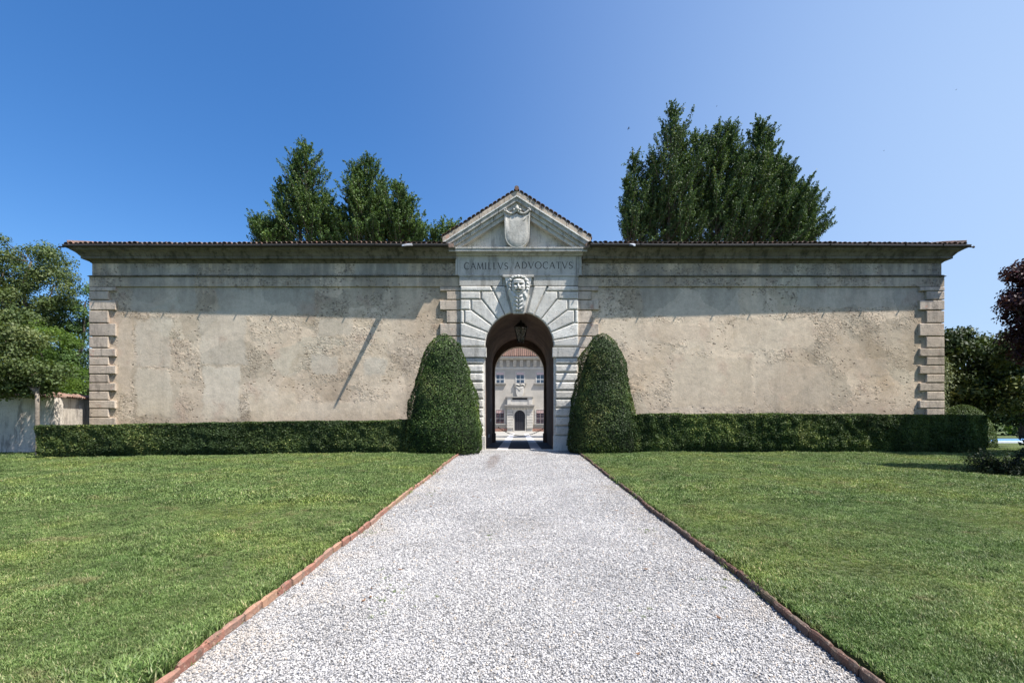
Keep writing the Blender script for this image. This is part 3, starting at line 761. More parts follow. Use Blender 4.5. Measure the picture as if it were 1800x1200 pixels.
# ---- keystone with the carved bearded face
KK = F / (YP - .10); kx = lambda px: (px - CX) / KK; kz = lambda py: CZ + (HY - py) / KK
mb = MB(); P = [(kx(902), kz(550.5)), (kx(921.5), kz(550.5)), (kx(934.8), kz(487.5)), (kx(887.2), kz(487.5))]
rustic(P, YP - .10, YP + .08, .012, mb); key = G(mb, 'keystone', M['mask'])
mb = MB(); P = [(kx(883.5), kz(487.2)), (kx(938), kz(487.2)), (kx(938), kz(483)), (kx(883.5), kz(483))]; rustic(P, YP - .14, YP + .0, .008, mb); G(mb, 'keystone_cap', M['fine'])
def face_height(u, v):
    """u: -1..1 across, v: 0 (chin of the beard) .. 1 (hair top); metres in front of the keystone"""
    def gs(cu, cv, su, sv, a=1.0): return a * math.exp(-((u - cu) / su) ** 2 - ((v - cv) / sv) ** 2)
    au = abs(u)
    wv = .98 if v > .55 else .98 - (.55 - v) * .85
    if v > .84: wv = .98 * math.sqrt(max(0, 1 - ((v - .84) / .16) ** 2))
    edge = 1 - (au / max(.02, wv)) ** 2
    if edge <= 0: return -.02
    h = .17 * edge ** .4 * (.5 + .6 * min(1, v / .4))
    fr = (au / .60) ** 3 + (abs(v - .695) / .19) ** 3                  # the bare oval of the face
    face = 1 / (1 + math.exp((fr - 1) * 9))
    dome = .05 * max(0, 1 - (u / .7) ** 2)
    h += face * dome
    h -= .12 * math.exp(-((fr - 1.35) / .30) ** 2) * (1 if v > .56 else .25)       # deep undercut between face and curls
    f = 0
    f += gs(0, .672, .085, .065, .085) + gs(0, .632, .17, .026, .055)           # nose and nostrils
    f += gs(-.24, .772, .20, .016, .040) + gs(.24, .772, .20, .016, .040) + gs(0, .825, .38, .03, .03)  # brows, forehead
    for s in (-1, 1):
        f -= gs(s * .235, .728, .125, .026, .105); f += gs(s * .235, .722, .06, .011, .040)   # sockets, lids
        f += gs(s * .34, .655, .13, .040, .045)                                    # cheekbones
        f += gs(s * .20, .590, .17, .016, .050)                                     # moustache
    f -= gs(0, .562, .22, .017, .120); f += gs(0, .532, .15, .013, .050)           # open mouth, lower lip
    h += f * 1.35
    if v > .54:                                                             # curls round the head
        cu, cv = u * 3.4, v * 11.0; row = math.floor(cv); fx = cu + (.5 if row % 2 else 0); du = fx - round(fx); dv = cv - row - .5
        r = math.sqrt(du * du + dv * dv); h += (1 - face) * (.085 * max(0, 1 - (r / .62) ** 2) - .03) * min(1, (v - .54) / .05)
    else:
        b = min(1, (.54 - v) / .05); c_ = math.exp(-(u / .34) ** 4)
        h += b * (.036 * c_ * math.sin(v * 58 - au * 9) + .022 * (1 - c_) * math.sin(u * 11 + 1.5 * math.sin(v * 16))) - gs(0, .25, .05, .24, .07) * b
    return h
mb = MB(); NU, NV = 60, 140; vs = []
kz0, kz1 = kz(546.5), kz(485.5); kc = kx(911.2); KW = kx(930) - kx(911)
for j in range(NV + 1):
    v = j / NV
    for i in range(NU + 1):
        u = -1 + 2 * i / NU; vs.append((kc + u * KW, YP - .10 - face_height(u, v), kz0 + (kz1 - kz0) * v))
n1 = NU + 1
fs = [(j * n1 + i, j * n1 + i + 1, (j + 1) * n1 + i + 1, (j + 1) * n1 + i) for j in range(NV) for i in range(NU)
      if max(YP - .10 - vs[k][1] for k in (j * n1 + i, j * n1 + i + 1, (j + 1) * n1 + i + 1, (j + 1) * n1 + i)) > -.01]
used = sorted({i for f in fs for i in f}); ix = {k: i for i, k in enumerate(used)}
me = bpy.data.meshes.new('carved_face'); me.from_pydata([(vs[k][0], vs[k][1] - YG, vs[k][2]) for k in used], [], [tuple(ix[k] for k in f) for f in fs]); me.update()
fo = link('carved_face', me, gate, M['mask'], True); fo['label'] = 'pale carved bearded face with curly hair and open mouth'

# ---- inscription, cut Roman capitals
def stroke(mb, a, b, w0, w1, y):
    a = Vector(a); b = Vector(b); d = (b - a).normalized(); n_ = Vector((-d.y, d.x))
    p = [a + n_ * w0 / 2, a - n_ * w0 / 2, b - n_ * w1 / 2, b + n_ * w1 / 2]
    mb.add([(q.x, y, q.y) for q in p] + [(q.x, y + .014, q.y) for q in p], [(0, 1, 2, 3), (4, 7, 6, 5), (0, 4, 5, 1), (1, 5, 6, 2), (2, 6, 7, 3), (3, 7, 4, 0)])
TK, TN = .15, .085
def arcs(cx, cy, rx, ry, a0, a1, n=14, thick=True):
    pts = [(cx + rx * math.cos(R(a0 + (a1 - a0) * k / n)), cy + ry * math.sin(R(a0 + (a1 - a0) * k / n))) for k in range(n + 1)]
    out = []
    for k in range(n):
        am = R(a0 + (a1 - a0) * (k + .5) / n); t = TN + (TK - TN) * abs(math.cos(am)); out.append((pts[k], pts[k + 1], t, t))
    return out
def serif(x, y, w_=.16): return [((x - w_, y), (x + w_, y), .05, .05)]
GL = {
 'C': (.78, arcs(.46, .5, .42, .5, 50, 310) + [((.73, .90), (.73, .74), .05, .05)]),
 'A': (.82, [((.06, 0), (.41, 1), TN, TN), ((.41, 1), (.78, 0), TK, TK), ((.19, .36), (.64, .36), .07, .07)] + serif(.06, .02, .1) + serif(.78, .02, .11)),
 'M': (1.0, [((.10, 0), (.18, 1), TN, TN), ((.18, 1), (.50, .05), TK, TK), ((.50, .05), (.82, 1), TN, TN), ((.82, 1), (.92, 0), TK, TK)] + serif(.10, .02, .1) + serif(.92, .02, .1)),
 'I': (.30, [((.15, 0), (.15, 1), TK, TK)] + serif(.15, .02, .13) + serif(.15, .98, .13)),
 'L': (.58, [((.16, 0), (.16, 1), TK, TK), ((.16, .03), (.48, .03), .07, .07), ((.47, 0), (.49, .16), .04, .04)] + serif(.16, .98, .10)),
 'V': (.80, [((.04, 1), (.40, 0), TK, TK), ((.40, 0), (.76, 1), TN, TN)] + serif(.04, .98, .11) + serif(.76, .98, .1)),
 'S': (.56, arcs(.29, .745, .21, .235, 25, 240, 10) + [((.16, .56), (.43, .43), TK, TK)] + arcs(.29, .255, .23, .25, 60, -155, 10)),
 'D': (.84, [((.16, 0), (.16, 1), TK, TK)] + arcs(.24, .5, .54, .48, -84, 84) + [((.06, .03), (.3, .03), .06, .06), ((.06, .97), (.3, .97), .06, .06)]),
 'O': (.98, arcs(.48, .5, .44, .5, 0, 360, 20)),
 'T': (.70, [((.35, 0), (.35, 1), TK, TK), ((.02, .965), (.68, .965), .07, .07), ((.03, 1), (.03, .83), .05, .05), ((.67, 1), (.67, .83), .05, .05)] + serif(.35, .02, .12)),
}
def inscribe(text, px0, px1, pyb, pyt):
    tot = sum(GL[c][0] for c in text) + .17 * (len(text) - 1)
    x0, x1 = pzx(px0), pzx(px1); zb, zt = pzz(pyb), pzz(pyt); H = zt - zb; sx = (x1 - x0) / tot; cur = 0
    for ch in text:
        wd, st = GL[ch]; mb = MB()
        for (a, b, t0, t1) in st:
            stroke(mb, (x0 + (cur + a[0]) * sx, zb + a[1] * H), (x0 + (cur + b[0]) * sx, zb + b[1] * H), t0 * H * .9, t1 * H * .9, YP + .0085)
        o = G(mb, 'letter', M['letter'], parent=panel); o.location = (0, 0, 0)
        cur += wd + .17
inscribe('CAMILLVS', 815.5, 893, 473.2, 461.6)
inscribe('ADVOCATVS', 904.5, 1006.5, 472.0, 460.2)

# ---- passage fittings: switch plates on the left passage wall
mwhite = simple('switch_plate', (.45, .45, .44), .5)
for (yy, zz) in ((23.6, 1.15), (22.0, .42), (22.6, .42)):
    mb = MB(); mb.box(-1.418, -1.385, yy - .07, yy + .07, zz - .06, zz + .08); G(mb, 'switch_plate', mwhite)
# ---- lantern
ly, lx = 20.6, (915.5 - CX) / F * 20.6
lt = empty('hanging_lantern', (lx, ly, 4.0), 'black iron tapered lantern hanging on a chain inside the entrance arch', 'lantern')
kl = F / ly; lz = lambda py: CZ + (HY - py) / kl - 4.0
rt, rb = 12.5 / kl * .98, 6.0 / kl
zt, zb = lz(576), lz(601)
mglass, ng_, bg_ = mat('lantern_glass', .12); bg_.inputs['Base Color'].default_value = (.30, .28, .26, 1); bg_.inputs['Alpha'].default_value = .35; bg_.inputs['Specular IOR Level'].default_value = .6
cor = lambda r, z: [(r * math.cos(a), r * math.sin(a), z) for a in [R(60 * k + 30) for k in range(6)]]
mb = MB(); 
for k in range(6):
    mb.tube([cor(rt, zt)[k], cor(rb, zb)[k]], .014, 5); mb.tube([cor(rt, zt)[k], cor(rt, zt)[(k + 1) % 6]], .017, 5); mb.tube([cor(rb, zb)[k], cor(rb, zb)[(k + 1) % 6]], .015, 5)
    mb.tube([cor(rt * 1.12, zt + .01)[k], cor(rt * 1.12, zt + .01)[(k + 1) % 6]], .012, 5)
    mb.tube([cor(rt * 1.08, zt + .01)[k], cor(rt * .55, lz(569.5))[k], cor(.03, lz(566))[k]], .012, 5)
mb.obj('frame', M['iron'], lt)
for k in range(6):
    a, b = cor(rt * .98, zt), cor(rb * .98, zb); k2 = (k + 1) % 6
    mb = MB(); mb.loft([[a[k], a[k2], b[k2], b[k]], [tuple(c * .985 for c in p[:2]) + (p[2],) for p in (a[k], a[k2], b[k2], b[k])]]); mb.obj('pane', mglass, lt)
mb = MB(); mb.loft([cor(rt * .9, zt + .015), cor(rt * .5, lz(570)), cor(.03, lz(567))]); mb.obj('hood', M['iron'], lt)
mb = MB()
nl = 9; ztop = ZS + 1.42 - 4.0; z0 = lz(566)
for k in range(nl):
    zc = z0 + (ztop - z0) * (k + .5) / nl; hl = (ztop - z0) / nl * .6
    ps = [((.022 * math.cos(a)) * (k % 2), (.022 * math.cos(a)) * ((k + 1) % 2), zc + hl * math.sin(a)) for a in [2 * math.pi * q / 8 for q in range(9)]]
    mb.tube(ps, .007, 5, False)
mb.obj('chain', M['iron'], lt)
mwax = simple('candle_white', (.6, .58, .52), .5)
for k in range(3):
    a = R(120 * k); mb = MB(); mb.lathe([(.016, zb + .10), (.018, zb + .11), (.016, zb + .26), (.006, zb + .28)], (.07 * math.cos(a), .07 * math.sin(a)), 8); mb.obj('candle', mwax, lt)
mb = MB(); mb.lathe([(.01, zb), (.10, zb + .085), (.10, zb + .10), (.01, zb + .10)], (0, 0), 10); mb.obj('candle_tray', M['iron'], lt)

# ---- barrier chain at the back of the passage
yc_ = YB - .20; A = W(876, 751, yc_); B = W(957.5, 751, yc_); 
cb = empty('barrier_chain', ((A.x + B.x) / 2, yc_, 0), 'rusty chain hanging in a curve across the far end of the passage', 'chain')
mrust = simple('rusty_iron', (.10, .05, .035), .8, ns=30)
mb = MB(); nl = 46
for k in range(nl):
    t = (k + .5) / nl; x = A.x + (B.x - A.x) * t; sag = .44 * (1 - (2 * t - 1) ** 2); z = A.z - sag
    dz = .44 * 4 * (2 * t - 1) / (B.x - A.x); th = math.atan(dz); hl = (B.x - A.x) / nl * .78 * math.sqrt(1 + dz * dz)
    ps = []
    for q in range(9):
        a = 2 * math.pi * q / 8; l = hl * math.cos(a); s_ = .017 * math.sin(a)
        ps.append((x - (A.x + B.x) / 2 + l * math.cos(th) - (s_ * math.sin(th) if k % 2 else 0), (0 if k % 2 else s_), z + l * math.sin(th) + (s_ * math.cos(th) if k % 2 else 0)))
    mb.tube(ps, .0095, 5, False)
o = mb.obj('links', mrust, cb)
for p in (A, B):
    mb = MB(); x = p.x - (A.x + B.x) / 2; mb.tube([(x - .03, 0, p.z), (x + .03, 0, p.z)], .03, 8); mb.obj('wall_hook', M['iron'], cb)

# ------------------------------------------------------------------ villa across the courtyard
YV = 62.0; KV = F / YV; ZV = -.16
vx = lambda px: (px - CX) / KV
vz = lambda py: CZ + (HY - py) / KV
M['villa'] = simple('villa_plaster', (.44, .405, .345), .92, var=.14, ns=.8)
M['villastone'] = simple('villa_stone', (.52, .49, .43), .85, var=.15, ns=2.5)
M['villagrey'] = simple('villa_grey_stone', (.33, .31, .275), .85, var=.2, ns=2.5)
M['villafr'] = simple('villa_frieze_stone', (.42, .39, .34), .85, var=.2, ns=2.5)
M['brickbase'] = simple('villa_base_brick', (.30, .17, .125), .9, var=.3, ns=6)
M['shutter'] = simple('roller_blind', (.55, .42, .40), .7)
M['pane'] = simple('window_glass', (.04, .06, .09), .08, spec=.8, bump=0, var=.05)
M['wood'] = simple('door_wood', (.018, .018, .024), .6)
M['whitewood'] = simple('white_sash', (.62, .62, .60), .6)
M['rustgrille'] = simple('rusty_grille', (.16, .07, .05), .7)
villa = empty('villa', (0, YV, ZV), 'pale plastered villa with red tile roof seen across the courtyard through the arch', 'villa')
def Vb(mb, name, m, smooth=False, parent=None):
    mb.v = [(v[0], v[1] - YV, v[2] - ZV) for v in mb.v]
    return mb.obj(name, m, parent or villa, smooth)
def Pb(mb, parent, name, m, smooth=False):       # parts of things placed at world coordinates under an identity child
    mb.v = [(v[0], v[1] - YV, v[2] - ZV) for v in mb.v]; return mb.obj(name, m, parent, smooth)
VXL, VXR = vx(914) - 11.5, vx(914) + 11.5
zEv = vz(627.5)
mb = MB(); mb.box(VXL, VXR, YV, YV + 12, ZV - .3, zEv); Vb(mb, 'wall', M['villa'])
bay = 35.4
wcx = [914.4 + bay * k for k in range(-3, 4)]
for c in wcx:                                     # upper windows
    x0, x1 = vx(c - 7.0), vx(c + 7.0); z0, z1 = vz(673), vz(654.2)
    mb = MB(); 
    for a in ((x0 - .10, x0, z0, z1 + .10), (x1, x1 + .10, z0, z1 + .10), (x0, x1, z1, z1 + .10)): mb.box(a[0], a[1], YV - .05, YV - .001, a[2], a[3])
    wdw = Vb(mb, 'window', M['villastone'])
    mb = MB(); mb.box(x0, x1, YV - .012, YV - .002, z0, z1); Pb(mb, wdw, 'pane', M['pane'])
    mb = MB(); mb.box(x0 + .02, x1 - .02, YV - .045, YV - .014, z1 - .33, z1 - .02); Pb(mb, wdw, 'blind', M['shutter'])
    mb = MB(); xm = (x0 + x1) / 2
    mb.box(xm - .03, xm + .03, YV - .034, YV - .013, z0, z1 - .33)
    mb.box(x0, xm - .05, YV - .030, YV - .013, z0 + .42, z0 + .50); mb.box(xm + .05, x1, YV - .030, YV - .013, z0 + .42, z0 + .50)
    mb.box(x0, x0 + .035, YV - .032, YV - .013, z0, z1 - .33); mb.box(x1 - .035, x1, YV - .032, YV - .013, z0, z1 - .33); Pb(mb, wdw, 'sash', M['whitewood'])
    mb = MB(); mb.box(x0 - .28, x1 + .28, YV - .20, YV - .001, z0 - .13, z0); mb.box(x0 - .2, x1 + .2, YV - .14, YV - .001, z0 - .24, z0 - .13); Pb(mb, wdw, 'sill', M['villagrey'])
for c in wcx:                                     # ground floor windows with iron grilles
    if abs(c - 914.4) < 5: continue
    x0, x1 = vx(c - 7.0), vx(c + 7.0); z0, z1 = vz(744), vz(720)
    mb = MB()
    for a in ((x0 - .2, x0, z0, z1 + .08), (x1, x1 + .2, z0, z1 + .08), (x0, x1, z1, z1 + .08)): mb.box(a[0], a[1], YV - .06, YV, a[2], a[3])
    wdw = Vb(mb, 'ground_window', M['villastone'])
    mb = MB(); mb.box(x0, x1, YV - .012, YV - .002, z0, z1); Pb(mb, wdw, 'pane', M['pane'])
    mb = MB(); mb.box(x0 + .02, x1 - .02, YV - .035, YV - .014, z1 - .45, z1 - .02); Pb(mb, wdw, 'blind', M['shutter'])
    mb = MB(); xm = (x0 + x1) / 2; mb.box(xm - .03, xm + .03, YV - .034, YV - .013, z0, z1 - .45); mb.box(x0, xm - .05, YV - .030, YV - .013, z0 + .6, z0 + .67); mb.box(xm + .05, x1, YV - .03, YV - .013, z0 + .6, z0 + .67); Pb(mb, wdw, 'sash', M['whitewood'])
    mb = MB()
    for k in range(5): xx = x0 + (x1 - x0) * (k + .5) / 5; mb.tube([(xx, YV - .12, z0), (xx, YV - .12, z1)], .016, 5)
    for k in range(6): zz = z0 + (z1 - z0) * (k + .5) / 6; mb.tube([(x0 - .05, YV - .12, zz), (x1 + .05, YV - .12, zz)], .016, 5)
    for xx in (x0 - .05, x1 + .05):
        for zz in (z0 + .1, z1 - .1): mb.tube([(xx, YV - .12, zz), (xx, YV - .0, zz)], .014, 5)
    Pb(mb, wdw, 'grille', M['rustgrille'])
    mb = MB(); mb.box(x0 - .3, x1 + .3, YV - .2, YV - .001, z0 - .15, z0); mb.box(x0 - .22, x1 + .22, YV - .13, YV - .001, z0 - .38, z0 - .15); Pb(mb, wdw, 'sill', M['villagrey'])
# string courses, frieze with brackets, cornice
mb = MB(); mb.box(VXL - .05, VXR + .05, YV - .06, YV - .001, vz(648.5), vz(645.5)); Vb(mb, 'string_course', M['villastone'])
mb = MB(); mb.box(VXL - .03, VXR + .03, YV - .04, YV - .001, vz(645.3), vz(632)); Vb(mb, 'frieze', M['villagrey'])
x = vx(914) - 11.2
while x < VXR - .3:
    mb = MB(); z1, z0 = vz(633), vz(644.5)
    mb.loft([[(x, YV - .05, z0), (x + .42, YV - .05, z0), (x + .42, YV - .05, z1), (x, YV - .05, z1)], [(x, YV - .12, z0 + .1), (x + .42, YV - .12, z0 + .1), (x + .42, YV - .34, z1), (x, YV - .34, z1)]])
    Vb(mb, 'bracket', M['villafr']); x += .86
mb = MB(); mb.box(VXL - .5, VXR + .5, YV - .45, YV - .001, vz(632), vz(629.8)); mb.box(VXL - .7, VXR + .7, YV - .66, YV - .001, vz(629.7), vz(627.5)); Vb(mb, 'cornice', M['villastone'])
# roof with ribs of tiles
zr0, zr1, yr = vz(627.2), vz(627.2) + 2.3, YV + 5.6
mb = MB(); xa_, xb_ = VXL - .75, VXR + .75
mb.add([(xa_, YV - .72, zr0), (xb_, YV - .72, zr0), (xb_, YV + 12.7, zr0), (xa_, YV + 12.7, zr0), (xa_ + 6, yr, zr1), (xb_ - 6, yr, zr1)],
       [(0, 1, 5, 4), (1, 2, 5), (2, 3, 4, 5), (3, 0, 4), (0, 3, 2, 1)])
vroof = Vb(mb, 'roof', M['tile'])
me_row = None
mb0 = MB(); sl = (zr1 - zr0) / (yr - YV + .72)
for k in range(0, 14):
    y0 = k * .45; rr = .095
    mb0.loft([[(rr * math.cos(a), y0, y0 * sl + .03 + rr * math.sin(a)) for a in [math.pi * q / 4 for q in range(5)]], [(rr * .8 * math.cos(a), y0 + .47, (y0 + .47) * sl + rr * .8 * math.sin(a)) for a in [math.pi * q / 4 for q in range(5)]]], cap=False, closed=False)
rowme = mb0.mesh('tile_row'); rowme.materials.append(M['tile'])
k = 0; x = xa_ + 6
while x < xb_ - 6:
    o = bpy.data.objects.new('tile_row', rowme); col.objects.link(o); o.parent = vroof; o.location = (x, -.74, zr0 - ZV + random.uniform(-.015, .015)); x += .255
# brick base, step
for a, b in ((VXL, vx(897)), (vx(930), VXR)):
    mb = MB(); mb.box(a, b, YV - .10, YV - .001, ZV - .1, vz(752.5)); Vb(mb, 'brick_base', M['brickbase'])
mb = MB(); mb.box(vx(903), vx(924.5), YV - .8, YV - .11, ZV - .1, ZV + .10); Vb(mb, 'door_step', M['villastone'])
# portal : arched door between banded pilasters, hood and balustrade panel
dcx = vx(913.6); dr = 9.4 / KV; dzs = vz(720.8) - dr
mb = MB(); arch_wall(mb, vx(902), vx(925.2), YV - .22, YV - .002, ZV, vz(716), dcx, dr, dzs, 16); Vb(mb, 'door_surround', M['villastone'])
mb = MB(); mb.box(dcx - dr, dcx + dr, YV - .10, YV - .012, ZV, dzs)
mb.loft([[(dcx + dr * math.cos(a), yy, dzs + dr * math.sin(a)) for a in [math.pi * q / 12 for q in range(13)]] for yy in (YV - .10, YV - .012)])
door = Vb(mb, 'door', M['wood'])
mb = MB()
for i in range(5):
    for j in range(10):
        xx = dcx - dr * .8 + dr * .4 * i; zz = ZV + .25 + j * .25
        mb.box(xx - .028, xx + .028, YV - .125, YV - .101, zz - .028, zz + .028)
o = Pb(mb, door, 'studs', simple('iron_stud', (.09, .09, .10), .4, .6)); o['kind'] = 'stuff'
for c0, c1 in ((891, 901.6), (925.6, 936.4)):
    mb = MB(); mb.box(vx(c0) + .04, vx(c1) - .04, YV - .20, YV - .002, ZV, vz(717)); Vb(mb, 'pilaster', M['villastone'])
    for j in range(8):
        z0 = ZV + .42 + j * .345
        mb = MB(); rustic([(vx(c0), z0), (vx(c1), z0), (vx(c1), z0 + .31), (vx(c0), z0 + .31)], YV - .30, YV - .198, .03, mb); Vb(mb, 'pilaster_block', M['villastone'])
mb = MB(); mb.box(vx(889), vx(938), YV - .45, YV - .002, vz(717), vz(713.4)); mb.box(vx(887.5), vx(939.5), YV - .62, YV - .002, vz(713.3), vz(711)); Vb(mb, 'door_hood', M['villagrey'])
for q in range(6):
    mb = MB(); xx = vx(900 + q * 5.2); mb.loft([[(xx, YV - .2, vz(720)), (xx + .16, YV - .2, vz(720)), (xx + .16, YV - .2, vz(717)), (xx, YV - .2, vz(717))], [(xx, YV - .28, vz(719.4)), (xx + .16, YV - .28, vz(719.4)), (xx + .16, YV - .42, vz(717)), (xx, YV - .42, vz(717))]]); Vb(mb, 'hood_bracket', M['villastone'])
mb = MB(); mb.box(vx(891), vx(936), YV - .26, YV - .002, vz(710.9), vz(698.5)); Vb(mb, 'balcony_panel', M['villastone'])
for (a, b) in ((892, 898.5), (929, 935)):
    mb = MB(); mb.box(vx(a), vx(b), YV - .32, YV - .262, vz(710.5), vz(698.7)); Vb(mb, 'panel_pier', M['villastone'])
mb = MB(); mb.box(vx(900.5), vx(927), YV - .275, YV - .262, vz(702.5), vz(699.2)); Vb(mb, 'panel_slot', M['wood'])
mb = MB(); mb.box(vx(889.5), vx(937.5), YV - .40, YV - .002, vz(698.4), vz(696.5)); Vb(mb, 'panel_cap', M['villagrey'])
# coat of arms
cxs = vx(913.5); pts = [(cxs + .52 * math.cos(a), vz(686) + .95 * math.sin(a) * (1 if math.sin(a) < 0 else .0)) for a in [math.pi + math.pi * q / 12 for q in range(13)]]
pts = [(cxs - .52, vz(678.5))] + pts[1:-1] + [(cxs + .52, vz(678.5)), (cxs, vz(679.3))]
mb = MB(); rustic(pts, YV - .20, YV - .001, .05, mb); Vb(mb, 'coat_of_arms', M['villastone'])
mb = MB()
for sx in (-1, 1):
    mb.tube([(cxs, YV - .16, vz(677)), (cxs + sx * .35, YV - .16, vz(675.4)), (cxs + sx * .62, YV - .16, vz(676.5)), (cxs + sx * .7, YV - .16, vz(679)), (cxs + sx * .5, YV - .16, vz(679))], [.10, .09, .09, .07, .05], 6)
    mb.tube([(cxs + sx * .4, YV - .22, vz(680)), (cxs - sx * .1, YV - .22, vz(686.5))], [.03, .03], 5)
Vb(mb, 'scrollwork', M['villastone'], True)

# ------------------------------------------------------------------ foliage
def leaves(name, C, N_, size, tone, m, parent=None, aspect=.5, fold=0.0, kind=None, origin=(0, 0, 0)):
    """one mesh of leaf-sized diamonds: centres C, normals N_, lengths size, tone 0..1 for the leaf's own colour"""
    n = len(C); rv = rng.normal(size=(n, 3)); u = rv - (rv * N_).sum(1)[:, None] * N_; u /= np.linalg.norm(u, axis=1)[:, None] + 1e-9
    v = np.cross(N_, u); s = size[:, None]
    V = np.empty((n, 4, 3), np.float32)
    V[:, 0] = C + u * s * .5; V[:, 1] = C + v * s * aspect * .5 + N_ * s * .12; V[:, 2] = C - u * s * .5; V[:, 3] = C - v * s * aspect * .5 + N_ * s * .12
    V -= np.array(origin)
    me = bpy.data.meshes.new(name); me.vertices.add(n * 4); me.vertices.foreach_set('co', V.ravel())
    me.loops.add(n * 4); me.loops.foreach_set('vertex_index', np.arange(n * 4, dtype=np.int32))
    me.polygons.add(n); me.polygons.foreach_set('loop_start', np.arange(0, n * 4, 4, dtype=np.int32))
    a = me.attributes.new('tone', 'FLOAT', 'FACE'); a.data.foreach_set('value', np.clip(tone, 0, 1).astype(np.float32))
    me.update(calc_edges=True); me.validate()
    o = link(name, me, parent, m)
    if kind: o['kind'] = kind
    return o
def unit(a): return a / (np.linalg.norm(a, axis=1)[:, None] + 1e-9)
G_TOPI = make_leaf('box_leaf', [(0, (0.029, 0.057, 0.014)), (.45, (0.056, 0.098, 0.023)), (.8, (0.101, 0.144, 0.037)), (1, (0.175, 0.196, 0.069))], .15, .5, .3)
G_TOPI2 = make_leaf('yew_leaf', [(0, (0.029, 0.052, 0.016)), (.45, (0.050, 0.083, 0.022)), (.8, (0.096, 0.127, 0.034)), (1, (0.180, 0.184, 0.060))], .15, .5, .3)
G_HEDGE = make_leaf('hedge_leaf', [(0, (0.032, 0.053, 0.017)), (.5, (0.059, 0.090, 0.026)), (.85, (0.110, 0.146, 0.035)), (1, (0.260, 0.262, 0.085))], .12, .42, .4)
G_HEDGE2 = make_leaf('hedge_leaf_green', [(0, (0.034, 0.056, 0.014)), (.5, (0.060, 0.097, 0.022)), (.85, (0.110, 0.153, 0.034)), (1, (0.202, 0.229, 0.061))], .14, .42, .4)
G_OAK = make_leaf('oak_leaf', [(0, (0.045, 0.087, 0.026)), (.5, (0.077, 0.136, 0.039)), (.85, (0.131, 0.198, 0.053)), (1, (0.225, 0.286, 0.090))], .18, .42, .4)
G_OAK2 = make_leaf('elm_leaf', [(0, (0.043, 0.081, 0.031)), (.5, (0.065, 0.116, 0.041)), (.85, (0.119, 0.176, 0.053)), (1, (0.212, 0.259, 0.086))], .18, .42, .4)
G_LIGHT = make_leaf('acacia_leaf', [(0, (0.052, 0.098, 0.017)), (.5, (0.091, 0.156, 0.024)), (1, (0.156, 0.234, 0.039))], .35, .5, .25)
G_ASH = make_leaf('ash_leaf', [(0, (0.051, 0.081, 0.026)), (.5, (0.090, 0.124, 0.041)), (1, (0.178, 0.204, 0.079))], .25, .42, .4)
G_MAG = make_leaf('magnolia_leaf', [(0, (0.021, 0.037, 0.013)), (.5, (0.039, 0.065, 0.018)), (.85, (0.085, 0.106, 0.026)), (1, (0.182, 0.200, 0.055))], .12, .3, .6)
G_BEECH = make_leaf('copper_beech_leaf', [(0, (0.025, 0.013, 0.019)), (.6, (0.047, 0.019, 0.024)), (1, (0.117, 0.032, 0.029))], .22, .4, .4)
G_IVY = make_leaf('ivy_leaf', [(0, (.07, .095, .04)), (.5, (.16, .19, .085)), (1, (.30, .32, .18))], .15, .35, .5)
M['core'] = simple('inner_twigs', (.012, .018, .008), .95, bump=0)
M['bark'] = simple('bark', (.10, .085, .065), .95, var=.35, ns=14, bump=.02)
M['bark2'] = simple('pale_bark', (.20, .17, .135), .95, var=.3, ns=10, bump=.02)

def lump(p, f, s): return mnoise.noise((p[0] * f + s, p[1] * f, p[2] * f))
def npnoise(P, f, seed=0.0):
    return np.array([mnoise.noise((float(p[0]) * f + seed, float(p[1]) * f, float(p[2]) * f)) for p in P])

